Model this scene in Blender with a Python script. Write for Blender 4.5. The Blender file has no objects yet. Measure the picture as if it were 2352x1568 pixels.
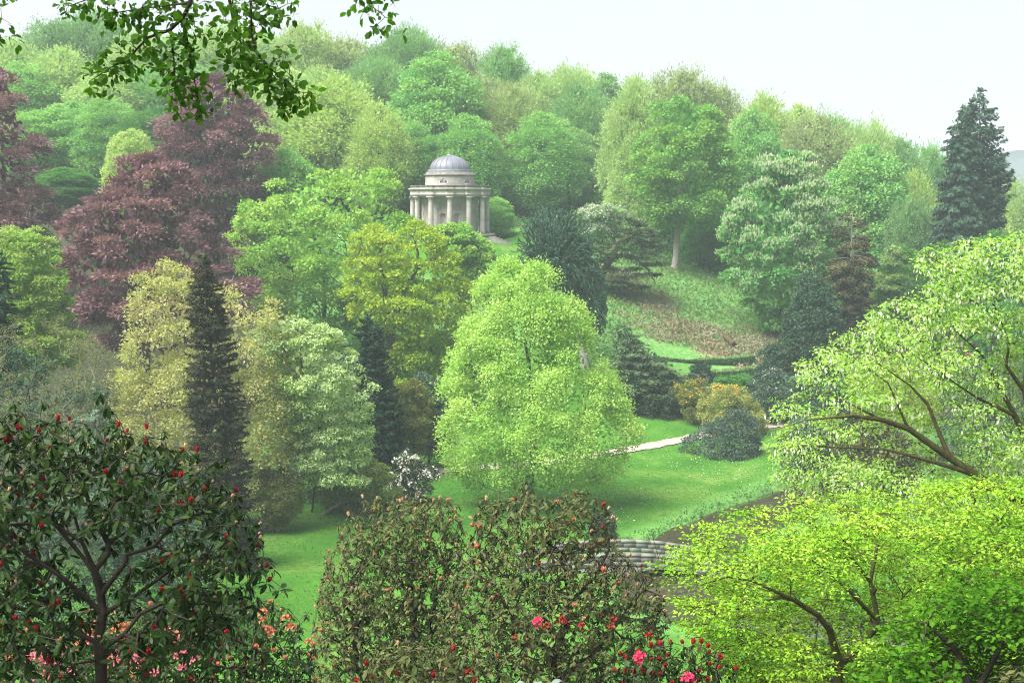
import bpy, math
import numpy as np
from mathutils import Matrix, Vector

R = math.radians
scene = bpy.context.scene
COL = scene.collection

# ------------------------------------------------------------------ camera, sky, sun, exposure
CAM_Z = 25.0
PITCH = R(5.5)
F = 3266.0                      # focal length in pixels of a 2352 px wide frame (50 mm lens)
cam_d = bpy.data.cameras.new('camera')
cam_d.lens = 50.0
cam_d.sensor_width = 36.0
cam_d.clip_start = 0.1
cam_d.clip_end = 6000.0
cam = bpy.data.objects.new('camera', cam_d)
COL.objects.link(cam)
cam.location = (0, 0, CAM_Z)
cam.rotation_euler = (R(90) - PITCH, 0, 0)
scene.camera = cam

SUN_EL, SUN_AZ = R(57), R(236)   # azimuth clockwise from +Y: high on the left
world = bpy.data.worlds.new("World")
scene.world = world
world.use_nodes = True
wn = world.node_tree
for n in list(wn.nodes):
    wn.nodes.remove(n)
w_out = wn.nodes.new('ShaderNodeOutputWorld')
w_bg = wn.nodes.new('ShaderNodeBackground')
w_sky = wn.nodes.new('ShaderNodeTexSky')
w_sky.sky_type = 'NISHITA'
w_sky.sun_disc = False
w_sky.sun_elevation = SUN_EL
w_sky.sun_rotation = SUN_AZ
w_sky.dust_density = 4.0
w_mix = wn.nodes.new('ShaderNodeMix')
w_mix.data_type = 'RGBA'
w_mix.inputs[0].default_value = 0.92          # even cloud veil over the sky
w_mix.inputs[7].default_value = (1.95, 2.05, 2.12, 1)
wn.links.new(w_sky.outputs[0], w_mix.inputs[6])
w_tc = wn.nodes.new('ShaderNodeTexCoord')
w_no = wn.nodes.new('ShaderNodeTexNoise')                # faint unevenness of the cloud sheet
w_no.inputs['Scale'].default_value = 3.0
w_no.inputs['Detail'].default_value = 4.0
wn.links.new(w_tc.outputs['Generated'], w_no.inputs['Vector'])
w_cm = wn.nodes.new('ShaderNodeMix')
w_cm.data_type = 'RGBA'
w_cm.inputs[6].default_value = (1.76, 1.87, 1.97, 1)
w_cm.inputs[7].default_value = (2.08, 2.17, 2.24, 1)
wn.links.new(w_no.outputs['Fac'], w_cm.inputs[0])
wn.links.new(w_cm.outputs[2], w_mix.inputs[7])
wn.links.new(w_mix.outputs[2], w_bg.inputs[0])
w_bg.inputs[1].default_value = 0.05
wn.links.new(w_bg.outputs[0], w_out.inputs[0])

sun_d = bpy.data.lights.new('sun', 'SUN')
sun_d.energy = 1.5
sun_d.angle = R(50)
sun_d.color = (1.0, 0.96, 0.88)
sun = bpy.data.objects.new('sun', sun_d)
COL.objects.link(sun)
sun.location = (-30, -40, 90)
_d = Vector((math.sin(SUN_AZ) * math.cos(SUN_EL), math.cos(SUN_AZ) * math.cos(SUN_EL), math.sin(SUN_EL)))
sun.rotation_euler = _d.to_track_quat('Z', 'Y').to_euler()

scene.view_settings.view_transform = 'Standard'
scene.view_settings.look = 'None'
scene.view_settings.gamma = 1.0
scene.view_settings.use_curve_mapping = False
scene.view_settings.exposure = 3.2
scene.render.engine = 'CYCLES'
cy = scene.cycles
cy.max_bounces = 6
cy.diffuse_bounces = 3
cy.glossy_bounces = 2
cy.transmission_bounces = 4
cy.volume_bounces = 1
cy.transparent_max_bounces = 4
cy.caustics_reflective = False
cy.caustics_refractive = False
cy.use_denoising = True
cy.filter_width = 1.1
try:
    cy.denoising_input_passes = 'RGB_ALBEDO_NORMAL'
    cy.denoising_prefilter = 'NONE'
except Exception:
    pass

# ------------------------------------------------------------------ helpers
cp, sp = math.cos(PITCH), math.sin(PITCH)


def at(u, v, y):
    """Point at forward distance y whose picture position (2352 px frame) is u, v."""
    a = (np.asarray(u, float) - 1176.0) / F
    b = (784.0 - np.asarray(v, float)) / F
    k = y / (cp + b * sp)
    return np.stack(np.broadcast_arrays(a * k, y + 0 * a, CAM_Z + (-sp + b * cp) * k), -1)


def norm(a):
    return a / np.maximum(np.linalg.norm(a, axis=-1, keepdims=True), 1e-9)


def vnoise(x, y, seed=0):
    """cheap smooth value noise from a few rotated sines"""
    r = np.random.default_rng(seed)
    s = 0
    for k in range(5):
        th = r.uniform(0, 6.28)
        f = r.uniform(0.6, 1.7)
        s = s + np.sin((x * math.cos(th) + y * math.sin(th)) * f + r.uniform(0, 6.28))
    return s / 5


def make_mesh(name, V, Fs, mat=None, attrs=None, smooth=False):
    V = np.asarray(V, np.float32)
    if not isinstance(Fs, list):
        Fs = [Fs]
    Fs = [np.asarray(f, np.int32) for f in Fs if len(f)]
    loops = np.concatenate([f.ravel() for f in Fs])
    tot = np.concatenate([np.full(len(f), f.shape[1], np.int32) for f in Fs])
    start = np.concatenate([[0], np.cumsum(tot)[:-1]]).astype(np.int32)
    me = bpy.data.meshes.new(name)
    me.vertices.add(len(V))
    me.vertices.foreach_set('co', V.ravel())
    me.loops.add(len(loops))
    me.loops.foreach_set('vertex_index', loops)
    me.polygons.add(len(tot))
    me.polygons.foreach_set('loop_start', start)
    me.polygons.foreach_set('loop_total', tot)
    if smooth:
        me.polygons.foreach_set('use_smooth', np.ones(len(tot), bool))
    for k, a in (attrs or {}).items():
        a = np.asarray(a, np.float32)
        if a.ndim == 1:
            me.attributes.new(k, 'FLOAT', 'FACE').data.foreach_set('value', a)
        else:
            me.attributes.new(k, 'FLOAT_COLOR', 'POINT').data.foreach_set('color', a.ravel())
    me.update(calc_edges=True)
    if mat:
        me.materials.append(mat)
    return me


def link(name, me, parent=None, kind=None, label=None):
    o = bpy.data.objects.new(name, me)
    COL.objects.link(o)
    if parent is not None:
        o.parent = parent
    if kind:
        o['kind'] = kind
    if label:
        o['label'] = label
    return o


def thing(name, label, cat, loc, group=None):
    o = bpy.data.objects.new(name, None)
    o.empty_display_size = 0.3
    COL.objects.link(o)
    o.location = [float(q) for q in loc]
    o['label'] = label
    o['category'] = cat
    if group:
        o['group'] = group
    return o


# ---- materials
def new_mat(name):
    m = bpy.data.materials.new(name)
    m.use_nodes = True
    nt = m.node_tree
    for n in list(nt.nodes):
        nt.nodes.remove(n)
    out = nt.nodes.new('ShaderNodeOutputMaterial')
    return m, nt, out


def rgb(c):
    return (c[0], c[1], c[2], 1)


def mixc(nt, fac, a, b, blend='MIX'):
    n = nt.nodes.new('ShaderNodeMix')
    n.data_type = 'RGBA'
    n.blend_type = blend
    for sock, val in ((0, fac), (6, a), (7, b)):
        if isinstance(val, bpy.types.NodeSocket):
            nt.links.new(val, n.inputs[sock])
        elif sock == 0:
            n.inputs[0].default_value = val
        else:
            n.inputs[sock].default_value = rgb(val)
    return n.outputs[2]


def attr(nt, name):
    n = nt.nodes.new('ShaderNodeAttribute')
    n.attribute_name = name
    return n


def noise(nt, scale, detail=4, rough=0.6, coord=None, w=None):
    n = nt.nodes.new('ShaderNodeTexNoise')
    n.inputs['Scale'].default_value = scale
    n.inputs['Detail'].default_value = detail
    n.inputs['Roughness'].default_value = rough
    if coord is not None:
        nt.links.new(coord, n.inputs['Vector'])
    return n.outputs['Fac']


def ramp(nt, fac, stops):
    n = nt.nodes.new('ShaderNodeValToRGB')
    e = n.color_ramp.elements
    while len(e) < len(stops):
        e.new(0.5)
    for q, (p, c) in zip(e, stops):
        q.position = p
        q.color = rgb(c) if not isinstance(c, (int, float)) else (c, c, c, 1)
    nt.links.new(fac, n.inputs[0])
    return n.outputs[0]


def objcoord(nt):
    return nt.nodes.new('ShaderNodeTexCoord').outputs['Object']


LEAFM = {}


def leaf_mat(name, c1, c2, c3=None, trans=0.42, gloss=0.0, rough=0.35, amt=0.8):
    """foliage: colour varies from leaf to leaf (rnd) and from spray to spray (lob)"""
    if name in LEAFM:
        return LEAFM[name]
    m, nt, out = new_mat(name)
    rn = attr(nt, 'rnd').outputs['Fac']
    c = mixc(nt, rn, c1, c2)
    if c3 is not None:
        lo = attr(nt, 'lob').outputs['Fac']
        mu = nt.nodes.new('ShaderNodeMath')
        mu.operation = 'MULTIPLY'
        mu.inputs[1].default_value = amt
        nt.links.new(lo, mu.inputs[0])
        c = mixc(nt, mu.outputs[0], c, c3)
    d = nt.nodes.new('ShaderNodeBsdfDiffuse')
    t = nt.nodes.new('ShaderNodeBsdfTranslucent')
    nt.links.new(c, d.inputs[0])
    tc = mixc(nt, 1.0, c, (1.05, 1.1, 0.55), 'MULTIPLY')
    nt.links.new(tc, t.inputs[0])
    mx = nt.nodes.new('ShaderNodeMixShader')
    mx.inputs[0].default_value = trans
    nt.links.new(d.outputs[0], mx.inputs[1])
    nt.links.new(t.outputs[0], mx.inputs[2])
    last = mx.outputs[0]
    if gloss > 0:
        g = nt.nodes.new('ShaderNodeBsdfGlossy')
        g.inputs['Roughness'].default_value = rough
        fr = nt.nodes.new('ShaderNodeLayerWeight')
        fr.inputs[0].default_value = 0.5
        po = nt.nodes.new('ShaderNodeMath')
        po.operation = 'POWER'
        po.inputs[1].default_value = 5.0
        nt.links.new(fr.outputs['Facing'], po.inputs[0])
        ma = nt.nodes.new('ShaderNodeMath')
        ma.operation = 'MULTIPLY_ADD'
        ma.inputs[1].default_value = gloss
        ma.inputs[2].default_value = 0.02 * gloss
        nt.links.new(po.outputs[0], ma.inputs[0])
        m2 = nt.nodes.new('ShaderNodeMixShader')
        nt.links.new(ma.outputs[0], m2.inputs[0])
        nt.links.new(last, m2.inputs[1])
        nt.links.new(g.outputs[0], m2.inputs[2])
        last = m2.outputs[0]
    nt.links.new(last, out.inputs[0])
    LEAFM[name] = m
    return m


def solid_mat(name, stops, scale=6.0, rough=0.85, bump=0.4, detail=6, spec=0.3, stretch=None):
    m, nt, out = new_mat(name)
    co = objcoord(nt)
    if stretch:
        mp = nt.nodes.new('ShaderNodeMapping')
        mp.inputs['Scale'].default_value = stretch
        nt.links.new(co, mp.inputs[0])
        co = mp.outputs[0]
    f = noise(nt, scale, detail, 0.65, co)
    c = ramp(nt, f, stops)
    p = nt.nodes.new('ShaderNodeBsdfPrincipled')
    p.inputs['Roughness'].default_value = rough
    p.inputs['Specular IOR Level'].default_value = spec
    nt.links.new(c, p.inputs['Base Color'])
    if bump:
        b = nt.nodes.new('ShaderNodeBump')
        b.inputs['Strength'].default_value = bump
        b.inputs['Distance'].default_value = 0.05
        nt.links.new(f, b.inputs['Height'])
        nt.links.new(b.outputs[0], p.inputs['Normal'])
    nt.links.new(p.outputs[0], out.inputs[0])
    return m


BARK = solid_mat('bark', [(0.3, (0.045, 0.038, 0.028)), (0.55, (0.10, 0.09, 0.065)), (0.75, (0.10, 0.12, 0.05))], 3.0, stretch=(1, 1, .3))
BARK_DARK = solid_mat('dark_bark', [(0.3, (0.018, 0.014, 0.01)), (0.6, (0.045, 0.036, 0.025)), (0.8, (0.055, 0.06, 0.02))], 9.0)
BARK_PALE = solid_mat('pale_bark', [(0.3, (0.16, 0.15, 0.12)), (0.6, (0.30, 0.29, 0.25)), (0.8, (0.22, 0.24, 0.15))], 5.0)
BARK_MOSS = solid_mat('mossy_bark', [(0.3, (0.03, 0.022, 0.014)), (0.5, (0.07, 0.06, 0.025)), (0.7, (0.09, 0.10, 0.02))], 7.0)


# ---- branches
def tubes(P0, P1, R0, R1, k):
    """truncated cones between pairs of points -> V, F"""
    n = len(P0)
    t = norm(P1 - P0)
    ref = np.where(np.abs(t[:, 2:3]) > 0.9, [[1.0, 0, 0]], [[0, 0, 1.0]])
    a = norm(np.cross(t, ref))
    b = np.cross(t, a)
    th = np.arange(k) * 2 * np.pi / k
    ring = a[:, None] * np.cos(th)[None, :, None] + b[:, None] * np.sin(th)[None, :, None]
    V = np.concatenate([P0[:, None] + ring * R0[:, None, None], P1[:, None] + ring * R1[:, None, None]], 1).reshape(-1, 3)
    j = np.arange(k)
    q = np.stack([j, (j + 1) % k, (j + 1) % k + k, j + k], -1)
    Fq = (q[None] + (np.arange(n) * 2 * k)[:, None, None]).reshape(-1, 4)
    return V, Fq


def grow(P, par, rmin, tips, seg, rng, rtip=0.02, expo=2.25, up=0.25, jit=0.12, hang=0.0):
    """join every tip to the nearest sensible node of a growing skeleton; pipe-model radii"""
    n0 = len(P)
    cap = n0 + len(tips) * 9 + 10
    N = np.zeros((cap, 3)); N[:n0] = P
    PA = np.full(cap, -1, np.int64); PA[:n0] = par
    RM = np.zeros(cap); RM[:n0] = rmin
    n = n0
    d0 = np.array([np.min(np.linalg.norm(N[:n0] - t, axis=1)) for t in tips]) if len(tips) else np.zeros(0)
    ends = np.zeros(len(tips), np.int64)
    for i in np.argsort(d0):
        t = tips[i]
        v = t - N[:n]
        d = np.linalg.norm(v, axis=1)
        cost = d + up * np.maximum(0, -v[:, 2] + 0.25 * d)
        j = int(np.argmin(cost))
        L = d[j]
        m = int(min(8, max(1, round(L / seg))))
        a = N[j]
        pd = a - N[PA[j]] if PA[j] >= 0 else t - a
        pd = pd / max(np.linalg.norm(pd), 1e-6)
        ctl = a + pd * L * 0.35 + (t - a) * 0.2
        ctl[2] -= hang * L
        prev = j
        jj = rng.normal(0, jit * L / max(m, 2), (m, 3))
        for k in range(1, m + 1):
            s = k / m
            q = (1 - s) ** 2 * a + 2 * s * (1 - s) * ctl + s * s * t
            if k < m:
                q = q + jj[k - 1]
            N[n] = q
            PA[n] = prev
            prev = n
            n += 1
        ends[i] = prev
    N, PA, RM = N[:n], PA[:n], RM[:n]
    acc = np.zeros(n)
    leafn = np.ones(n, bool)
    leafn[PA[PA >= 0]] = False
    acc[leafn] = rtip ** expo
    for i in range(n - 1, 0, -1):
        if PA[i] >= 0:
            acc[PA[i]] += acc[i]
    rad = np.maximum(acc ** (1 / expo), RM)
    return N, PA, rad, ends


def skel_mesh(N, PA, rad, big=0.06):
    idx = np.nonzero(PA >= 0)[0]
    p = PA[idx]
    r0 = np.minimum(rad[p], rad[idx] * 1.6 + 0.004)
    Vs, Fs, o = [], [], 0
    for lo, hi, k in ((big, 1e9, 7), (big * 0.35, big, 5), (0, big * 0.35, 3)):
        m = (rad[idx] >= lo) & (rad[idx] < hi)
        if m.any():
            V, Fq = tubes(N[p[m]], N[idx[m]], r0[m], rad[idx[m]], k)
            Vs.append(V); Fs.append(Fq + o); o += len(V)
    return np.concatenate(Vs), np.concatenate(Fs)


def limbs(polys, y0, rs=None):
    """picture-space polylines (u, v, dy, r) -> skeleton nodes, parents, min radii"""
    P, PA, RM = [], [], []
    for pl in polys:
        pts = [at(q[0], q[1], y0 + q[2]) for q in pl]
        rr = [q[3] for q in pl]
        if P:
            d = np.linalg.norm(np.array(P) - pts[0], axis=1)
            prev = int(np.argmin(d))
        else:
            prev = -1
        for i in range(len(pts)):
            if i == 0:
                if prev >= 0 and np.linalg.norm(P[prev] - pts[0]) < 1e-3:
                    continue
                P.append(pts[0]); PA.append(prev); RM.append(rr[0]); prev = len(P) - 1
                continue
            a, b = pts[i - 1], pts[i]
            m = 3
            for k in range(1, m + 1):
                P.append(a + (b - a) * k / m); PA.append(prev); RM.append(rr[i - 1] + (rr[i] - rr[i - 1]) * k / m)
                prev = len(P) - 1
    return np.array(P), np.array(PA), np.array(RM)


# ---- leaves
def kites(c, a, n, L, W, fold=0.12, bias=0.45):
    a = norm(a)
    b = norm(np.cross(n, a))
    nn = np.cross(a, b)
    L = np.broadcast_to(L, len(c))[:, None]
    W = np.broadcast_to(W, len(c))[:, None]
    base = c - a * L * bias
    tip = c + a * L * (1 - bias)
    s1 = c + b * W * 0.5 + nn * W * fold
    s2 = c - b * W * 0.5 + nn * W * fold
    V = np.stack([base, s1, tip, s2], 1).reshape(-1, 3)
    Fq = np.arange(len(V)).reshape(-1, 4)
    return V, Fq


def leaf_template(w=0.38, curl=0.25, fold=0.10):
    xs = [(0.30, 0.85), (0.68, 0.95)]
    V = [(0, 0, 0)]
    for x, s in xs:
        for q in (-1, 0, 1):
            V.append((x, q * w * 0.5 * s, -curl * x * x + (abs(q)) * fold * s * w))
    V.append((1, 0, -curl))
    T = [(0, 2, 1), (0, 3, 2), (1, 2, 5), (1, 5, 4), (2, 3, 6), (2, 6, 5), (4, 5, 7), (5, 6, 7)]
    return np.array(V, float), np.array(T)


def stamp(TV, TF, c, a, n, S):
    """template copies: x along a, z along n"""
    a = norm(a)
    b = norm(np.cross(n, a))
    nn = np.cross(a, b)
    S = np.broadcast_to(S, len(c))
    V = c[:, None] + S[:, None, None] * (TV[None, :, 0:1] * a[:, None] + TV[None, :, 1:2] * b[:, None] + TV[None, :, 2:3] * nn[:, None])
    Fo = (TF[None] + (np.arange(len(c)) * len(TV))[:, None, None]).reshape(-1, TF.shape[1])
    return V.reshape(-1, 3), Fo


def frame_mats(c, a, n, S):
    a = norm(a)
    b = norm(np.cross(n, a))
    nn = np.cross(a, b)
    S = np.broadcast_to(S, len(c))
    out = []
    for i in range(len(c)):
        s = S[i]
        out.append(Matrix(((a[i, 0] * s, b[i, 0] * s, nn[i, 0] * s, c[i, 0]),
                           (a[i, 1] * s, b[i, 1] * s, nn[i, 1] * s, c[i, 1]),
                           (a[i, 2] * s, b[i, 2] * s, nn[i, 2] * s, c[i, 2]), (0, 0, 0, 1))))
    return out


def place_parts(name, meshes, mats, parent):
    for i, m in enumerate(mats):
        o = bpy.data.objects.new(name, meshes[i % len(meshes)])
        COL.objects.link(o)
        o.parent = parent
        o.matrix_basis = m


# ------------------------------------------------------------------ terrain
XK = np.array([-2000, -300, -95, -60, -20, 8, 22, 50, 75, 100, 300, 2000.])
YK = np.array([-60, -20, 0, 6, 15, 30, 60, 75, 85, 110, 130, 150, 158, 170, 185, 200, 230, 260, 300, 400, 700, 2000.])
ZT = np.array([
    [30] * 12,
    [25] * 12,
    [23.3] * 12,
    [20.6] * 12,
    [17.6] * 12,
    [11.8] * 12,
    [3.0] * 12,
    [0.3, 0.3, 0.6, 0.6, 0.3, 0.3, 0.2, 0.2, 0.5, 1, 3, 3],
    [0, 0, 1, 0.6, 0, 0, 0, 0, 0.3, 1, 3, 3],
    [1, 1, 2, 1.2, 0.1, 0, 0, 0.1, 0.3, 1, 2, 2],
    [3, 3, 3, 2.2, 0.8, 0.3, 0.3, 0.3, 0.4, 1, 2, 2],
    [6, 6, 5, 4.5, 2.4, 1.3, 1.0, 0.8, 0.8, 1, 2, 2],
    [9, 9, 8, 7, 5.0, 4.0, 2.2, 1.2, 0.8, 1, 2, 2],
    [15, 15, 14, 13, 11, 9.6, 6.2, 2.6, 1.2, 1, 2, 2],
    [20, 20, 19, 18, 16, 14.5, 10.8, 5, 2, 1.5, 2, 2],
    [25, 25, 25, 24, 20.6, 20.0, 15.4, 9, 4, 2.5, 2, 2],
    [30, 30, 30, 29, 24, 23, 19, 12.5, 7.5, 4, 2, 2],
    [34, 34, 34, 33, 30, 27, 24, 17, 11, 5, 2, 2],
    [37, 37, 37, 36, 33, 30, 26, 20, 13, 6, 2, 2],
    [36, 36, 36, 35, 33, 30, 26, 20, 13, 5, 2, 2],
    [10, 10, 10, 10, 10, 10, 10, 8, 5, 3, 2, 2],
    [6] * 12])
STREAM = np.array([(70, 158), (52, 150), (36, 135), (25.6, 121.5), (19.5, 113.5), (14, 105), (10.6, 97), (10.5, 90), (14, 84), (24, 81), (40, 82), (70, 86)], float)
TEMPLE_XY = (-8.7, 200.0)
TEMPLE_Z = 20.3


def bil(x, y):
    x = np.asarray(x, float); y = np.asarray(y, float)
    i = np.clip(np.searchsorted(XK, x) - 1, 0, len(XK) - 2)
    j = np.clip(np.searchsorted(YK, y) - 1, 0, len(YK) - 2)
    a = np.clip((x - XK[i]) / (XK[i + 1] - XK[i]), 0, 1)
    b = np.clip((y - YK[j]) / (YK[j + 1] - YK[j]), 0, 1)
    return (ZT[j, i] * (1 - a) + ZT[j, i + 1] * a) * (1 - b) + (ZT[j + 1, i] * (1 - a) + ZT[j + 1, i + 1] * a) * b


def seg_dist(x, y, P):
    d = np.full(np.shape(x), 1e9)
    for a, b in zip(P[:-1], P[1:]):
        ab = b - a
        t = np.clip(((x - a[0]) * ab[0] + (y - a[1]) * ab[1]) / (ab @ ab), 0, 1)
        d = np.minimum(d, np.hypot(x - a[0] - t * ab[0], y - a[1] - t * ab[1]))
    return d


def H(x, y):
    x = np.asarray(x, float); y = np.asarray(y, float)
    z = 0
    for dx, dy in ((0, 0), (3, 0), (-3, 0), (0, 3), (0, -3)):
        z = z + bil(x + dx, y + dy)
    z = z / 5
    z = z + 0.10 * vnoise(x * 0.35, y * 0.35, 3) + 0.25 * vnoise(x * 0.09, y * 0.09, 4)
    d = seg_dist(x, y, STREAM)
    d = d + 0.6 * vnoise(x * 1.1, y * 1.1, 31) + 0.25 * vnoise(x * 3.1, y * 3.1, 32)
    s = np.clip((3.8 - d) / 1.2, 0, 1)
    s = s * s * (3 - 2 * s)
    z = z - s * np.clip(z + 1.4, 0, 4)
    # level apron the temple stands on
    dt = np.hypot(x - TEMPLE_XY[0], y - TEMPLE_XY[1])
    s = np.clip((12 - dt) / 5, 0, 1)
    return z * (1 - s) + (TEMPLE_Z - 0.5) * s


def stepped(lo, hi, step, far, g=1.35):
    c = list(np.arange(lo, hi + 1e-6, step))
    s = step
    while c[-1] < far:
        s *= g
        c.append(c[-1] + s)
    s = step
    while c[0] > -far:
        s *= g
        c.insert(0, c[0] - s)
    return np.array(c)


gx = stepped(-72, 76, 1.0, 1800)
gy = stepped(-12, 236, 1.0, 1800)
gy = gy[gy > -120]
GX, GY = np.meshgrid(gx, gy)
GZ = H(GX, GY)
nx, ny = len(gx), len(gy)
V = np.stack([GX, GY, GZ], -1).reshape(-1, 3)
ii = np.arange(nx * ny).reshape(ny, nx)
Fq = np.stack([ii[:-1, :-1], ii[:-1, 1:], ii[1:, 1:], ii[1:, :-1]], -1).reshape(-1, 4)


def zones(x, y):
    """bracken, woodland floor, rough hillside"""
    br = np.zeros_like(x)
    for cx, cyy, rx, ry in ((24, 178, 9, 5), (29, 176, 8, 6), (18, 186, 5, 4), (34, 180, 5, 6), (15, 192, 4, 3), (38, 176, 5, 5)):
        br = np.maximum(br, np.clip(1.5 - np.hypot((x - cx) / rx, (y - cyy) / ry) * 1.15, 0, 1))
    br = 0.85 * np.clip(br + (0.55 * vnoise(x * 1.3, y * 1.3, 8) + 0.35 * vnoise(x * .5, y * .6, 18)) * (br > 0.05), 0, 1)
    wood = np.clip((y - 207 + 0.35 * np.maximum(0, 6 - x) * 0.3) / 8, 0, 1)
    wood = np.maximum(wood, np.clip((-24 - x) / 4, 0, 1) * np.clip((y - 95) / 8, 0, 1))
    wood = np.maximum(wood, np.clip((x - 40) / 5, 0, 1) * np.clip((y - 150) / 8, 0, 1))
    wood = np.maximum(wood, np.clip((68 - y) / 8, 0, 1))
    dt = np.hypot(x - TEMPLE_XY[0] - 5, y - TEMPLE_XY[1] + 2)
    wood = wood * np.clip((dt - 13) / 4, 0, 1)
    rough = np.clip((y - 163) / 6, 0, 1) * np.clip((dt - 12) / 4, 0, 1)
    d = seg_dist(x, y, STREAM)
    rough = np.maximum(rough, np.clip((6.5 - d) / 2, 0, 1) * 0.8)
    return np.stack([br, wood, rough, np.ones_like(x)], -1)


zc = zones(V[:, 0], V[:, 1])
m, nt, out = new_mat('turf')
co = objcoord(nt)
za = attr(nt, 'zone').outputs['Color']
sep = nt.nodes.new('ShaderNodeSeparateColor')
nt.links.new(za, sep.inputs[0])
n1 = noise(nt, 0.16, 4, 0.6, co)
n2 = noise(nt, 2.2, 5, 0.7, co)
n3 = noise(nt, 9.0, 3, 0.7, co)
grass = ramp(nt, n1, [(0.3, (0.028, 0.105, 0.010)), (0.5, (0.055, 0.165, 0.016)), (0.68, (0.125, 0.215, 0.040))])
grass = mixc(nt, ramp(nt, n2, [(0.42, 0.0), (0.66, 0.65)]), grass, (0.024, 0.095, 0.010))
grass = mixc(nt, ramp(nt, n3, [(0.55, 0.0), (0.8, 0.4)]), grass, (0.10, 0.21, 0.03))
rough_c = ramp(nt, n2, [(0.3, (0.05, 0.15, 0.035)), (0.5, (0.10, 0.24, 0.06)), (0.62, (0.15, 0.28, 0.08)), (0.75, (0.26, 0.22, 0.11))])
c = mixc(nt, sep.outputs[2], grass, rough_c)
brk = ramp(nt, n2, [(0.3, (0.12, 0.10, 0.055)), (0.5, (0.24, 0.165, 0.105)), (0.7, (0.33, 0.235, 0.155))])
c = mixc(nt, sep.outputs[0], c, brk)
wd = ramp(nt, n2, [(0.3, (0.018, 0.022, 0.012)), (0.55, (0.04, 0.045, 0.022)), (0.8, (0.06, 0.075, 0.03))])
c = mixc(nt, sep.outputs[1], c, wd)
p = nt.nodes.new('ShaderNodeBsdfPrincipled')
p.inputs['Roughness'].default_value = 0.95
p.inputs['Specular IOR Level'].default_value = 0.1
nt.links.new(c, p.inputs['Base Color'])
b = nt.nodes.new('ShaderNodeBump')
b.inputs['Strength'].default_value = 0.6
b.inputs['Distance'].default_value = 0.15
nt.links.new(n3, b.inputs['Height'])
nt.links.new(b.outputs[0], p.inputs['Normal'])
nt.links.new(p.outputs[0], out.inputs[0])
TURF = m
link('ground', make_mesh('ground', V, Fq, TURF, {'zone': zc}, smooth=True), kind='structure')

# far ridge beyond the park
rx_ = np.linspace(150, 1500, 90)
prof_ = 62 + 26 * np.sin((rx_ - 250) / 420.0) + 3.0 * vnoise(rx_ * 0.05, rx_ * 0, 2) + 1.6 * vnoise(rx_ * 0.3, rx_ * 0, 5)
rowsV = []
for k, (yy, f) in enumerate(((1250, 0.0), (1330, 0.45), (1420, 0.9), (1500, 1.0), (1600, 0.8), (1720, 0.3))):
    rowsV.append(np.stack([rx_, yy + 20 * vnoise(rx_ * 0.02, rx_ * 0 + k, 9), 1 + prof_ * f], -1))
V = np.concatenate(rowsV)
ii = np.arange(len(V)).reshape(6, 90)
Fq = np.stack([ii[:-1, :-1], ii[:-1, 1:], ii[1:, 1:], ii[1:, :-1]], -1).reshape(-1, 4)
HILLM = solid_mat('far_woods', [(0.35, (0.015, 0.022, 0.022)), (0.6, (0.03, 0.042, 0.035))], 0.06, bump=0.8)
link('hills', make_mesh('hills', V, Fq, HILLM, smooth=True), kind='structure')

# gravel path
PATH = np.array([(-22, 124.5), (-10.8, 127.5), (-4, 130), (2.6, 133), (8, 136.5), (13.2, 140.4), (17.5, 144.5), (21.5, 148.5), (27, 151.5), (36, 154)], float)


def smooth_line(P, n):
    t = np.linspace(0, len(P) - 1, n)
    q = np.stack([np.interp(t, np.arange(len(P)), P[:, k]) for k in range(P.shape[1])], -1)
    for _ in range(4):
        q[1:-1] = (q[:-2] + 2 * q[1:-1] + q[2:]) / 4
    return q


def ribbon(P, offs, zoff, n):
    q = smooth_line(P, n)
    t = norm(np.gradient(q, axis=0))
    s = np.stack([-t[:, 1], t[:, 0]], -1)
    rows = []
    for o in offs:
        e = q + s * o
        rows.append(e)
    X = np.stack(rows, 1)
    Z = H(X[..., 0], X[..., 1]) if zoff is not None else None
    return X, Z


offs = np.linspace(-0.95, 0.95, 7)
X, Z = ribbon(PATH, offs, 0, 160)
X = X + (np.abs(offs) > 0.9)[None, :, None] * 0.12 * np.random.default_rng(1).normal(0, 1, X.shape)
Z = H(X[..., 0], X[..., 1]) + 0.09
V = np.concatenate([X, Z[..., None]], -1).reshape(-1, 3)
ii = np.arange(len(V)).reshape(160, 7)
Fq = np.stack([ii[:-1, :-1], ii[:-1, 1:], ii[1:, 1:], ii[1:, :-1]], -1).reshape(-1, 4)
GRAVEL = solid_mat('gravel', [(0.3, (0.20, 0.165, 0.135)), (0.5, (0.29, 0.245, 0.21)), (0.7, (0.36, 0.31, 0.27))], 5.0, bump=0.3)
link('path', make_mesh('path', V, Fq, GRAVEL, smooth=True), kind='structure')

# stream
X, _ = ribbon(STREAM, np.linspace(-4.4, 4.4, 5), None, 140)
V = np.concatenate([X, np.full(X.shape[:2] + (1,), -0.30)], -1).reshape(-1, 3)
ii = np.arange(len(V)).reshape(140, 5)
Fq = np.stack([ii[:-1, :-1], ii[:-1, 1:], ii[1:, 1:], ii[1:, :-1]], -1).reshape(-1, 4)
m, nt, out = new_mat('brown_water')
p = nt.nodes.new('ShaderNodeBsdfPrincipled')
co = objcoord(nt)
c = ramp(nt, noise(nt, 0.5, 3, 0.6, co), [(0.35, (0.030, 0.027, 0.015)), (0.65, (0.05, 0.044, 0.026))])
nt.links.new(c, p.inputs['Base Color'])
p.inputs['Roughness'].default_value = 0.05
b = nt.nodes.new('ShaderNodeBump')
b.inputs['Strength'].default_value = 0.12
b.inputs['Distance'].default_value = 0.02
nt.links.new(noise(nt, 3.0, 3, 0.6, co), b.inputs['Height'])
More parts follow.
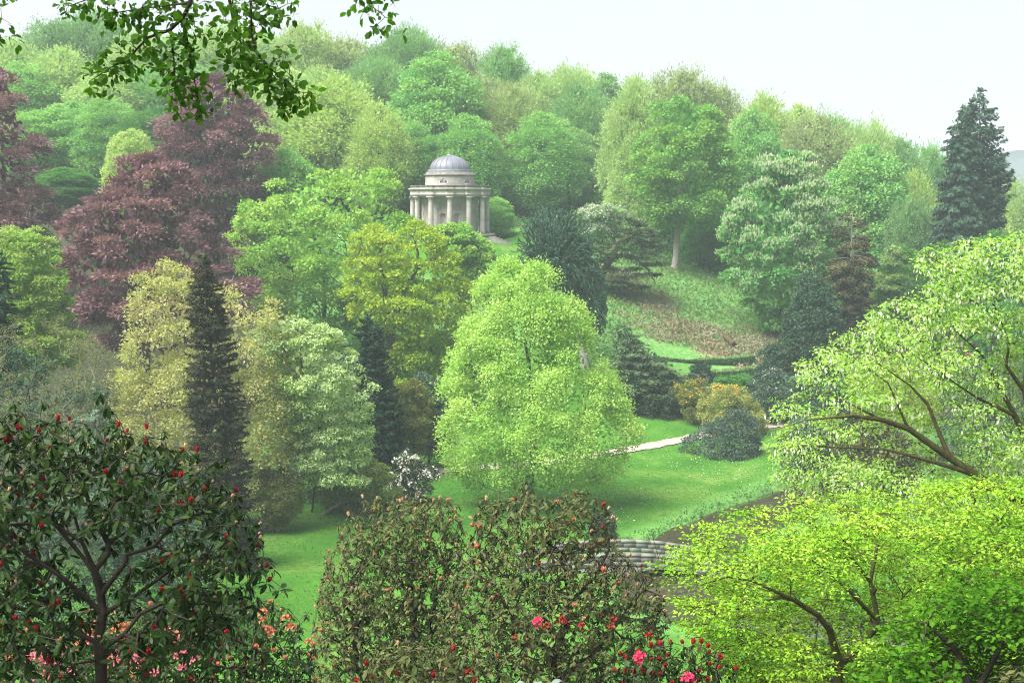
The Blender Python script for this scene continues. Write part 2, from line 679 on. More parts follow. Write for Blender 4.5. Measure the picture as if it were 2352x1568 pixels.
nt.links.new(b.outputs[0], p.inputs['Normal'])
nt.links.new(p.outputs[0], out.inputs[0])
link('water', make_mesh('water', V, Fq, m, smooth=True), kind='structure')

# ------------------------------------------------------------------ temple
m, nt, out = new_mat('weathered_limestone')
co = objcoord(nt)
f1 = noise(nt, 0.7, 5, 0.65, co)
f2 = noise(nt, 5.0, 5, 0.7, co)
c = ramp(nt, f1, [(0.3, (0.255, 0.243, 0.22)), (0.5, (0.35, 0.333, 0.302)), (0.7, (0.42, 0.402, 0.37))])
c = mixc(nt, ramp(nt, f2, [(0.5, 0.0), (0.75, 0.65)]), c, (0.16, 0.15, 0.132))
mp = nt.nodes.new('ShaderNodeMapping')
mp.inputs['Scale'].default_value = (3.0, 3.0, 0.35)
nt.links.new(co, mp.inputs[0])
c = mixc(nt, ramp(nt, noise(nt, 1.6, 4, 0.6, mp.outputs[0]), [(0.55, 0.0), (0.75, 0.45)]), c, (0.18, 0.17, 0.148))
p = nt.nodes.new('ShaderNodeBsdfPrincipled')
p.inputs['Roughness'].default_value = 0.9
p.inputs['Specular IOR Level'].default_value = 0.2
nt.links.new(c, p.inputs['Base Color'])
b = nt.nodes.new('ShaderNodeBump')
b.inputs['Strength'].default_value = 0.4
b.inputs['Distance'].default_value = 0.03
nt.links.new(f2, b.inputs['Height'])
nt.links.new(b.outputs[0], p.inputs['Normal'])
nt.links.new(p.outputs[0], out.inputs[0])
STONE = m
STONE_DARK = solid_mat('lichened_stone', [(0.3, (0.075, 0.072, 0.062)), (0.5, (0.14, 0.135, 0.118)), (0.7, (0.21, 0.20, 0.175))], 2.5)
LEAD = solid_mat('lead_sheet', [(0.3, (0.09, 0.10, 0.125)), (0.6, (0.14, 0.15, 0.18)), (0.8, (0.19, 0.20, 0.22))], 1.2, rough=0.5, bump=0.1, spec=0.5)
GLASS = solid_mat('window_glass', [(0.3, (0.03, 0.04, 0.045)), (0.7, (0.08, 0.10, 0.11))], 2.0, rough=0.1, bump=0.0, spec=0.6)
WHITEP = solid_mat('white_paint', [(0.3, (0.65, 0.65, 0.62)), (0.7, (0.78, 0.78, 0.75))], 3.0, bump=0.05)


def lathe(prof, n, th0=0.0, th1=2 * np.pi, closed=True):
    """profile rows (r, z) from bottom to top"""
    prof = np.array(prof, float)
    th = np.linspace(th0, th1, n, endpoint=not closed)
    V = np.stack([prof[:, None, 0] * np.sin(th), -prof[:, None, 0] * np.cos(th), prof[:, None, 1] + 0 * th], -1).reshape(-1, 3)
    k = len(prof)
    ii = np.arange(k * n).reshape(k, n)
    if closed:
        jn = np.roll(ii, -1, 1)
        Fq = np.stack([ii[:-1], jn[:-1], jn[1:], ii[1:]], -1).reshape(-1, 4)
    else:
        Fq = np.stack([ii[:-1, :-1], ii[:-1, 1:], ii[1:, 1:], ii[1:, :-1]], -1).reshape(-1, 4)
    return V, Fq


def ring_poly(rfun, zrows, n):
    """ring whose radius depends on angle: zrows = [(dr, z)]"""
    th = np.arange(n) * 2 * np.pi / n
    r = rfun(th)
    rows = [np.stack([(r + dr) * np.sin(th), -(r + dr) * np.cos(th), np.full(n, z)], -1) for dr, z in zrows]
    V = np.concatenate(rows)
    ii = np.arange(len(V)).reshape(len(rows), n)
    jn = np.roll(ii, -1, 1)
    return V, np.stack([ii[:-1], jn[:-1], jn[1:], ii[1:]], -1).reshape(-1, 4)


def box(x0, x1, y0, y1, z0, z1):
    V = np.array([(x, y, z) for z in (z0, z1) for y in (y0, y1) for x in (x0, x1)], float)
    Fq = np.array([(0, 2, 3, 1), (4, 5, 7, 6), (0, 1, 5, 4), (2, 6, 7, 3), (0, 4, 6, 2), (1, 3, 7, 5)])
    return V, Fq


def join(*parts):
    Vs, Fs, o = [], [], 0
    for V, Fq in parts:
        Vs.append(V); Fs.append(Fq + o); o += len(V)
    ks = sorted({f.shape[1] for f in Fs})
    return np.concatenate(Vs), [np.concatenate([f for f in Fs if f.shape[1] == k]) for k in ks]


tp = thing('temple', 'round pale stone temple with lead dome and ring of columns on the wooded hill', 'temple',
           (TEMPLE_XY[0], TEMPLE_XY[1], TEMPLE_Z))
# podium and steps
V, Fq = lathe([(6.25, -1.6), (6.25, 0.42), (6.33, 0.44), (6.33, 0.60), (0.0, 0.61)], 48)
link('podium', make_mesh('podium', V, Fq, STONE), tp)
sv = []
for k in range(6):
    sv.append(box(4.6 + 0.003 * k, 6.55 + 0.42 * k, -3.2 - 0.004 * k, -0.6 + 0.004 * k, -0.30 - 0.17 * k - 1.0, 0.30 - 0.17 * k - 0.003 * k))
for k, (V, Fq) in enumerate(sv):
    link('step', make_mesh('step', V, Fq, STONE_DARK), tp)
COLZ0, COLZ1 = 0.60, 5.75
CR = 5.18
ANG0 = R(2.5)
colang = ANG0 + np.arange(12) * R(30)
# column pieces shared between the twelve
V, Fq = lathe([(0.52, 0), (0.52, 0.14), (0.46, 0.16), (0.49, 0.22), (0.47, 0.30), (0.40, 0.34), (0.40, 0.36)], 20)
me_base = make_mesh('column_base', V, Fq, STONE_DARK, smooth=False)
shaft = [(0.385 - 0.055 * (t ** 1.8), 0.34 + t * (4.15)) for t in np.linspace(0, 1, 9)]
V, Fq = lathe(shaft, 20)
me_shaft = make_mesh('column_shaft', V, Fq, STONE, smooth=True)
cv = [lathe([(0.33, 4.48), (0.36, 4.52), (0.335, 4.56), (0.35, 4.75), (0.40, 4.95), (0.47, 5.04)], 16), box(-0.50, 0.50, -0.50, 0.50, 5.04, 5.15)]
rg = np.random.default_rng(5)
for row, (zz, rr, hh) in enumerate(((4.58, 0.36, 0.20), (4.76, 0.40, 0.22))):
    for k in range(8):
        a = (k + 0.5 * row) * np.pi / 4
        ca, sa = math.cos(a), math.sin(a)
        t = np.array([-sa, ca, 0]); o_ = np.array([ca, sa, 0])
        P = [o_ * rr - t * .1 + (0, 0, zz), o_ * rr + t * .1 + (0, 0, zz), o_ * (rr + .05) + t * .09 + (0, 0, zz + hh * .7), o_ * (rr + .05) - t * .09 + (0, 0, zz + hh * .7),
             o_ * (rr + .13) + t * .05 + (0, 0, zz + hh), o_ * (rr + .13) - t * .05 + (0, 0, zz + hh)]
        cv.append((np.array(P), np.array([(0, 1, 2, 3), (3, 2, 4, 5)])))
V, Fs = join(*cv)
me_cap = make_mesh('column_capital', V, Fs, STONE)
for a in colang:
    cx, cyy = CR * math.sin(a), -CR * math.cos(a)
    for nm, me in (('column_shaft', me_shaft), ):
        o = link('column', me, tp)
        o.location = (cx, cyy, COLZ0)
        o.rotation_euler = (0, 0, a)
        for nm2, me2 in (('capital', me_cap), ('column_base', me_base)):
            o2 = link(nm2, me2, o)
# cella wall with roundels and arched niches pressed into it, pilasters
nth, nz = 300, 90
th = np.arange(nth) * 2 * np.pi / nth
zz = np.linspace(0.6, 5.9, nz)
TH, ZZ = np.meshgrid(th, zz)
rr = np.full_like(TH, 3.80)
for k in range(12):
    ca = ANG0 + R(15) + k * R(30)
    s = ((TH - ca + np.pi) % (2 * np.pi) - np.pi) * 3.80
    d = np.hypot(s, ZZ - 4.25)
    rr = np.where(d < 0.50, 3.87, rr)
    rr = np.where(d < 0.40, 3.64, rr)
    nich = ((np.abs(s) < 0.40) & (ZZ > 1.5) & (ZZ < 3.1)) | (np.hypot(s, ZZ - 3.1) < 0.40)
    rr = np.where(nich, 3.80 - np.sqrt(np.maximum(0.05, 0.44 ** 2 - s * s)), rr)
    s2 = ((TH - (ANG0 + k * R(30)) + np.pi) % (2 * np.pi) - np.pi) * 3.80
    rr = np.where(np.abs(s2) < 0.33, 3.95, rr)
V = np.stack([rr * np.sin(TH), -rr * np.cos(TH), ZZ], -1).reshape(-1, 3)
ii = np.arange(nth * nz).reshape(nz, nth)
jn = np.roll(ii, -1, 1)
Fq = np.stack([ii[:-1], jn[:-1], jn[1:], ii[1:]], -1).reshape(-1, 4)
link('wall', make_mesh('wall', V, Fq, STONE), tp)


# entablature breaking forward over each column
def scallop(th):
    s = np.abs((th - ANG0 + R(15)) % R(30) - R(15))
    return np.where(s < R(6.2), CR + 0.36, CR + 0.02)


n = 360
V, Fq = ring_poly(scallop, [(-1.6, 5.752), (0.0, 5.752), (0.0, 5.98), (0.05, 6.0), (0.05, 6.10), (0.0, 6.12), (0.0, 6.55), (0.08, 6.58), (0.12, 6.66)], n)
link('entablature', make_mesh('entablature', V, Fq, STONE), tp)
V, Fq = ring_poly(scallop, [(0.10, 6.663), (0.20, 6.72), (0.25, 6.80), (0.25, 6.90), (0.16, 6.93), (-0.3, 6.94)], n)
link('cornice', make_mesh('cornice', V, Fq, STONE), tp)
V, Fq = ring_poly(scallop, [(0.02, 6.90), (0.02, 7.20), (0.06, 7.22), (0.06, 7.30), (-0.30, 7.305), (-1.9, 7.34)], n)
link('parapet', make_mesh('parapet', V, Fq, STONE_DARK), tp)
# drum with half-round windows
nth, nz = 300, 36
DR = 3.42
zz = np.linspace(7.20, 8.62, nz)
TH, ZZ = np.meshgrid(np.arange(nth) * 2 * np.pi / nth, zz)
rr = np.full_like(TH, DR)
winang = [R(-12.5) + k * R(60) for k in range(6)]
for a in winang:
    s = ((TH - a + np.pi) % (2 * np.pi) - np.pi) * DR
    q = (np.hypot(s, (ZZ - 7.56) * 1.0) < 0.62) & (ZZ > 7.56)
    rr = np.where(q, DR - 0.22, rr)
V = np.stack([rr * np.sin(TH), -rr * np.cos(TH), ZZ], -1).reshape(-1, 3)
ii = np.arange(nth * nz).reshape(nz, nth)
jn = np.roll(ii, -1, 1)
Fq = np.stack([ii[:-1], jn[:-1], jn[1:], ii[1:]], -1).reshape(-1, 4)
drum = link('drum', make_mesh('drum', V, Fq, STONE), tp)
# window = pane + bars
th = np.linspace(0, np.pi, 13)
arc = np.stack([0.60 * np.cos(th), np.zeros(13), 0.60 * np.sin(th)], -1)
V = np.concatenate([[(0, 0, 0)], arc])
Fq = np.array([(0, k + 2, k + 1) for k in range(12)])
me_pane = make_mesh('pane', V, Fq, GLASS)
bars = [box(-0.62, 0.62, -0.06, 0.0, -0.05, 0.03), box(-0.225, -0.175, -0.05, 0.0, 0.031, 0.56), box(0.175, 0.225, -0.05, 0.0, 0.031, 0.56), box(-0.02, 0.02, -0.04, 0.0, 0.031, 0.59)]
for k in range(12):
    a0, a1 = th[k], th[k + 1]
    P = []
    for yy in (-0.06, 0.0):
        for r_, a in ((0.56, a0), (0.56, a1), (0.62, a1), (0.62, a0)):
            P.append((r_ * math.cos(a), yy, r_ * math.sin(a)))
    bars.append((np.array(P), np.array([(0, 3, 2, 1), (0, 1, 5, 4), (3, 7, 6, 2)])))
V, Fs = join(*bars)
me_bars = make_mesh('window_frame', V, Fs, WHITEP)
for a in winang:
    o = link('window', me_bars, tp)
    rr_ = DR - 0.10
    o.location = (rr_ * math.sin(a), -rr_ * math.cos(a), 7.58)
    o.rotation_euler = (0, 0, a)
    o2 = link('pane', me_pane, o)
    o2.location = (0, 0.035, 0)
V, Fq = lathe([(DR - .1, 8.60), (3.50, 8.61), (3.62, 8.70), (3.62, 8.80), (3.45, 8.82), (3.36, 8.823), (3.36, 9.14), (3.10, 9.17), (3.09, 9.172)], 72)
link('drum_cornice', make_mesh('drum_cornice', V, Fq, STONE_DARK), tp)
V, Fq = lathe([(3.09, 9.17), (3.09, 9.46), (3.05, 9.50), (2.70, 9.52)], 72)
link('dome_base', make_mesh('dome_base', V, Fq, LEAD), tp)
t = np.linspace(0, 1, 14)
dome = [(2.76 * math.cos(q * np.pi / 2 * 0.94), 9.50 + 1.95 * math.sin(q * np.pi / 2 * 0.94)) for q in t]
V, Fq = lathe(dome, 64)
do = link('dome', make_mesh('dome', V, Fq, LEAD, smooth=True), tp)
dd = np.array(dome)
me_rib = None
P0 = np.stack([np.zeros(13), -(dd[:-1, 0] + .01), dd[:-1, 1]], -1)
P1 = np.stack([np.zeros(13), -(dd[1:, 0] + .01), dd[1:, 1]], -1)
V, Fq = tubes(P0, P1, np.full(13, .055), np.full(13, .055), 6)
me_rib = make_mesh('rib', V, Fq, LEAD, smooth=True)
for k in range(20):
    o = link('rib', me_rib, do)
    o.rotation_euler = (0, 0, R(9 + 18 * k))
V, Fq = lathe([(0.42, 11.40), (0.42, 11.52), (0.36, 11.54), (0.36, 11.66), (0.0, 11.70)], 24)
link('dome_cap', make_mesh('dome_cap', V, Fq, LEAD), tp)

# ------------------------------------------------------------------ bridge
bt = thing('stone_bridge', 'low arched grey stone bridge with grass deck crossing the brown stream', 'bridge', (8.0, 97.4, 0))
BST = solid_mat('bridge_stone', [(0.3, (0.07, 0.068, 0.06)), (0.45, (0.115, 0.112, 0.10)), (0.6, (0.15, 0.148, 0.135)), (0.75, (0.10, 0.10, 0.085))], 2.2, bump=0.6)
COPE = solid_mat('coping_stone', [(0.3, (0.08, 0.078, 0.068)), (0.5, (0.15, 0.147, 0.132)), (0.66, (0.19, 0.187, 0.17)), (0.72, (0.17, 0.11, 0.03))], 1.6, bump=0.5)


def btop(x):
    return 1.28 - 0.019 * (x - 7.6) ** 2


def bdeck(x):
    return btop(x) - 0.85


for side, yb in (('far', 2.05), ('near', -2.05)):
    xs = np.arange(0.4, 20.6, 1.05)
    for a, b_ in zip(xs[:-1], xs[1:]):
        r_ = rg.uniform(-0.015, 0.015)
        za, zb = btop(a), btop(b_)
        P = []
        for yy in (yb - 0.23, yb + 0.23):
            P += [(a + .003, yy, za - .16 + r_), (b_ - .003, yy, zb - .16 + r_), (b_ - .003, yy, zb + r_), (a + .003, yy, za + r_)]
        V = np.array(P) - (8, 0, 0)
        link('coping_stone', make_mesh('coping_stone', V, np.array([(0, 1, 2, 3), (5, 4, 7, 6), (3, 2, 6, 7), (1, 0, 4, 5), (0, 3, 7, 4), (2, 1, 5, 6)]), COPE), bt)
    # parapet blocks in two courses
    for cidx in range(2):
        xs = np.arange(0.3 + 0.4 * cidx, 20.4, 0.85)
        for a, b_ in zip(xs[:-1], xs[1:]):
            r_ = rg.uniform(-0.007, 0.007)
            P = []
            for yy in (yb - 0.19 + r_, yb + 0.19 + r_):
                for xx, top in ((a + .003, 0), (b_ - .003, 0), (b_ - .003, 1), (a + .003, 1)):
                    P.append((xx, yy, btop(xx) - .17 - .36 * (cidx + 1 - top) + (.004 if top == 0 else -.002)))
            V = np.array(P) - (8, 0, 0)
            link('stone', make_mesh('stone', V, np.array([(0, 1, 2, 3), (5, 4, 7, 6), (3, 2, 6, 7), (1, 0, 4, 5), (0, 3, 7, 4), (2, 1, 5, 6)]), BST), bt)
    # wall below with the arch cut out
    xs = np.linspace(0.2, 20.4, 82)
    cx, hw = 10.8, 3.6
    low = np.where(np.abs(xs - cx) < hw, -1.7 + 1.95 * np.sqrt(np.maximum(0, 1 - ((xs - cx) / hw) ** 2)), -3.0)
    top = btop(xs) - .90
    for yy in (yb,):
        ya, yb2 = yy - .22, yy + .22
        rows = [np.stack([xs - 8, np.full_like(xs, y_), z_], -1) for y_, z_ in ((yb2, top), (ya, top), (ya, low), (yb2, low), (yb2, top))]
        V = np.concatenate(rows)
        ii = np.arange(len(V)).reshape(5, len(xs))
        Fq = np.stack([ii[:-1, :-1], ii[1:, :-1], ii[1:, 1:], ii[:-1, 1:]], -1).reshape(-1, 4)
        link('arch_wall', make_mesh('arch_wall', V, Fq, BST), bt)
xs = np.linspace(0.2, 20.4, 40)
low = np.where(np.abs(xs - 10.8) < 3.6, -1.7 + 1.95 * np.sqrt(np.maximum(0, 1 - ((xs - 10.8) / 3.6) ** 2)), -3.0)
rows = [np.stack([xs - 8, np.full_like(xs, y_), z_], -1) for y_, z_ in ((1.83, bdeck(xs)), (-1.83, bdeck(xs)), (-1.83, low), (1.83, low))]
V = np.concatenate(rows)
ii = np.arange(len(V)).reshape(4, 40)
Fq = np.stack([ii[[0, 2], :-1], ii[[1, 3], :-1], ii[[1, 3], 1:], ii[[0, 2], 1:]], -1).reshape(-1, 4)
link('grass_deck', make_mesh('grass_deck', V, Fq, solid_mat('deck_grass', [(0.3, (0.05, 0.17, 0.03)), (0.7, (0.09, 0.24, 0.05))], 3.0)), bt)

# ------------------------------------------------------------------ fallen log on the bank
lp = at(1682, 790, 176)
lp[2] = H(lp[0], lp[1])
lg = thing('log', 'short mossy sawn log lying on the brown bracken bank above the hedges', 'log', lp)
V, Fq = lathe([(0.0, 0), (0.36, 0.01), (0.40, 0.15), (0.37, 1.0), (0.38, 1.7), (0.30, 2.35), (0.0, 2.36)], 14)
V[:, 2] -= 0.3
V[:, :2] *= 1 + 0.1 * np.sin(V[:, 2:3] * 5)
o = link('trunk', make_mesh('trunk', V, Fq, solid_mat('moss_log', [(0.35, (0.025, 0.018, 0.012)), (0.5, (0.055, 0.04, 0.016)), (0.7, (0.085, 0.065, 0.022))], 4.0)), lg)
o.rotation_euler = (R(64), 0, R(205))
o.location = (0, 0, 0.5)
V, Fq = lathe([(0.0, 0), (0.2, 0.012), (0.33, 0)], 14)
o = link('cut_end', make_mesh('cut_end', V, Fq, solid_mat('end_grain', [(0.4, (0.03, 0.02, 0.015)), (0.7, (0.10, 0.07, 0.04))], 9.0)), lg)
o.rotation_euler = (R(64), 0, R(205))
o.location = (0, 0, 0.5) 
o.delta_location = Matrix.Rotation(R(205), 3, 'Z') @ Matrix.Rotation(R(64), 3, 'X') @ Vector((0, 0, -0.32))

# ------------------------------------------------------------------ plant builders
class Sil:
    """outline rows (v, u_left, u_right) at forward distance y -> half widths by height"""

    def __init__(self, rows, y, base_u):
        rows = sorted(rows, key=lambda r: -r[0])
        self.z = np.array([at(1176, r[0], y)[2] for r in rows])
        self.xl = np.array([at(r[1], r[0], y)[0] for r in rows])
        self.xr = np.array([at(r[2], r[0], y)[0] for r in rows])
        self.y = y
        self.bx = float(at(base_u, rows[0][0], y)[0])
        self.zg = float(H(self.bx, y))

    @classmethod
    def meters(cls, rows):
        s = cls.__new__(cls)
        s.z = np.array([r[0] for r in rows], float)
        s.xl = np.array([r[1] for r in rows], float)
        s.xr = np.array([r[2] for r in rows], float)
        s.y = 0.0; s.bx = 0.0; s.zg = 0.0
        return s

    def lr(self, z):
        return np.interp(z, self.z, self.xl), np.interp(z, self.z, self.xr)

    def axis(self, z):
        l, r = self.lr(z)
        mid = (l + r) / 2
        t = np.clip((z - self.zg) / max(1e-6, (self.z[-1] - self.zg) * 0.55), 0, 1)
        return self.bx * (1 - t) + mid * t


def crown_points(rng, S, n, depth=1.0, shell=0.75, mind=0.0, front=0.5, lr=0.0, zpow=1.0):
    """points through a crown volume, most of them near its surface; outward vectors"""
    zf = np.linspace(S.z[0], S.z[-1], 200)
    l, r = S.lr(zf)
    hw = (r - l) / 2
    w = (hw + 0.15 * hw.max()) ** zpow
    cdf = np.cumsum(w); cdf = cdf / cdf[-1]
    M = n * 14
    z = np.interp(rng.random(M), cdf, zf)
    l, r = S.lr(z)
    mid, h = (l + r) / 2, (r - l) / 2
    slope = np.interp(z, zf, -np.gradient(hw, zf))
    ph = rng.uniform(0, 2 * np.pi, M)
    s_ = np.sin(ph)
    flip = (s_ > 0) & (rng.random(M) < (front - 0.5) * 2)
    s_ = np.where(flip, -s_, s_)
    c_ = np.cos(ph)
    rad = np.where(rng.random(M) < shell, rng.uniform(0.88, 1.0, M), np.sqrt(rng.uniform(0.04, 0.72, M)))
    rl = np.minimum(lr, 0.55 * h)
    hh = np.maximum(h - 0.4 * rl, 0.05)
    X = mid + c_ * hh * rad
    Y = S.y + s_ * hh * depth * rad
    P = np.stack([X, Y, z], -1)
    O = norm(np.stack([c_, s_ / depth, np.clip(slope, -1.2, 2.5)], -1))
    if mind <= 0:
        return P[:n], O[:n], rad[:n]
    keep = []
    K = np.zeros((n, 3))
    md = mind
    for i in range(M):
        if len(keep) >= n:
            break
        if keep:
            d = P[i] - K[:len(keep)]
            if np.min((d * d).sum(1)) < md * md:
                continue
        K[len(keep)] = P[i]
        keep.append(i)
    keep = np.array(keep)
    return P[keep], O[keep], rad[keep]


def lobe_leaves(rng, C, O, rl, per, flat, up=0.35, outw=0.5, thick=0.5, spill=0.16):
    """scatter leaves over the domes of the sprays; returns centres, outward dirs, spray index"""
    rl = np.broadcast_to(rl, len(C))
    cnt = np.maximum(3, (per * (rl / rl.mean()) ** 2).astype(int))
    idx = np.repeat(np.arange(len(C)), cnt)
    n = len(idx)
    d = norm(rng.normal(0, 1, (n, 3)) + O[idx] * outw * 1.4 + np.array([0, 0, up * 1.4]))
    r = rl[idx] * (1 - thick * (1 - np.sqrt(rng.random(n)))) * (1 + rng.normal(0, spill, n))
    off = d * r[:, None]
    off[:, 2] *= flat
    return C[idx] + off, d, idx


def put_skeleton(t, base, N, PA, rad, mat, name='trunk', big=0.06):
    V, Fq = skel_mesh(N, PA, rad, big)
    return link(name, make_mesh(name, V - base, Fq, mat, smooth=True), t)


def broadleaf(name, label, cat, S, mat, n=150, lr=1.4, per=220, L=0.4, W=0.22, flat=0.6, depth=1.0, shell=0.75, seed=1,
              up=0.35, outw=0.5, droop=0.1, rand=0.6, bark=BARK, group=None, rtip=0.022, r0=None, front=0.5, mind=None,
              lim=None, twig=4, hang=0.0, spray=0.6, thick=0.5, base=None, parts=None, zpow=1.0, bare=False, nup=0.5, spill=0.16,
              only=None, trunk_top=0.8, bough=None, core=1800):
    rng = np.random.default_rng(seed)
    C, O, sh = crown_points(rng, S, n, depth, shell, mind if mind is not None else lr * 0.62, front, lr, zpow)
    if bough:
        # gather the sprays onto the tops of larger boughs, leaving shaded gaps between them
        nb_, md_, pull = bough
        B, BO, _ = crown_points(rng, S, nb_, depth, 0.8, md_, front, md_ * 0.6, zpow)
        dd = np.linalg.norm(C[:, None] - B[None], axis=2)
        j = dd.argmin(1)
        rel = C - B[j]
        low = (rel[:, 2] < -0.2 * md_) | (dd.min(1) > 1.05 * md_)
        ok = ~(low & (rng.random(len(C)) < 0.6))
        C = C - rel * pull
        C, O, sh = C[ok], O[ok], sh[ok]
    l, r = S.lr(C[:, 2])
    rl = np.clip(lr * rng.uniform(0.7, 1.25, len(C)), 0, 0.35 * lr + 0.5 * (r - l) / 2)
    if base is None:
        base = np.array([S.bx, S.y, S.zg])
    t = thing(name, label, cat, base, group)
    # skeleton
    if lim is None:
        zt = S.zg + (S.z[-1] - S.zg) * trunk_top
        zs = np.linspace(S.zg - 0.4, zt, 14)
        hr = r0 if r0 else max(0.12, 0.018 * (S.z[-1] - S.zg))
        P = np.stack([S.axis(zs) + rng.normal(0, 0.12, 14) * np.linspace(0, 1, 14), S.y + rng.normal(0, 0.12, 14) * np.linspace(0, 1, 14), zs], -1)
        par = np.arange(14) - 1
        rm = hr * (1 - 0.85 * np.linspace(0, 1, 14)) * (1 + 0.6 * np.exp(-np.arange(14) * 1.5))
    else:
        P, par, rm = lim
    N, PA, rad, ends = grow(P, par, rm, C, max(0.5, lr), rng, rtip, hang=hang)
    # leaves
    c, d, idx = lobe_leaves(rng, C, O, rl, per, flat, up, outw, thick, spill)
    if front > 0.5:
        keep = (O[idx, 1] < 0.35) | (rng.random(len(idx)) < 0.28)
        c, d, idx = c[keep], d[keep], idx[keep]
    k = len(c)
    # twigs inside each spray
    ti = rng.permutation(k)[:len(C) * twig]
    e0 = N[ends[idx[ti]]]
    nb = len(N)
    N2 = np.concatenate([N, c[ti]])
    PA2 = np.concatenate([PA, ends[idx[ti]]])
    rad2 = np.concatenate([rad, np.full(len(ti), rtip * 0.45)])
    put_skeleton(t, base, N2, PA2, rad2, bark)
    a = norm(d * spray + O[idx] * 0.4 + rng.normal(0, 1, (k, 3)) * rand - np.array([0, 0, droop]))
    nn = norm(d * (1 - nup) + np.array([0, 0, nup]) + rng.normal(0, 1, (k, 3)) * rand)
    sc = rng.uniform(0.65, 1.3, k)
    V, Fq = kites(c, a, nn, L * sc, W * sc)
    lob = rng.random(len(C))[idx]
    # shaded leaves inside the crown
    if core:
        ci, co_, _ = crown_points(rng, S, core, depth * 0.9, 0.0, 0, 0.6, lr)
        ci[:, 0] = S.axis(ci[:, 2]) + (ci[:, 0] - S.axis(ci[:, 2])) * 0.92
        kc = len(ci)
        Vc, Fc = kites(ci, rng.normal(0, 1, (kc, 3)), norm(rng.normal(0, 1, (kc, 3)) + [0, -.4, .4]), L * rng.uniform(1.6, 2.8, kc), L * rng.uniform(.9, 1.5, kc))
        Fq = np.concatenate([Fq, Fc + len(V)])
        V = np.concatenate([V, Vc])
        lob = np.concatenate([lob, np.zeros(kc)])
        k += kc
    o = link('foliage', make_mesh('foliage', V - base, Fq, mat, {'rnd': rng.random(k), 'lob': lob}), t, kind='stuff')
    return t, base, dict(C=C, O=O, rl=rl, c=c, d=d, idx=idx, rng=rng, N=N, ends=ends)


def add_blossom(t, base, pts, dirs, rng, mat, size, n_each=5, name='blossom', spread=0.5, kind='stuff', up=0.4):
    """little clusters of petals at the given points, as one part"""
    idx = np.repeat(np.arange(len(pts)), n_each)
    k = len(idx)
    c = pts[idx] + rng.normal(0, size * spread, (k, 3))
    a = norm(rng.normal(0, 1, (k, 3)) + dirs[idx] * 0.3)
    n = norm(dirs[idx] + rng.normal(0, 0.7, (k, 3)) + np.array([0, 0, up]))
    V, Fq = kites(c, a, n, size * rng.uniform(0.7, 1.3, k), size * 0.75)
    return link(name, make_mesh(name, V - base, Fq, mat, {'rnd': rng.random(k), 'lob': rng.random(len(pts))[idx]}), t, kind=kind)


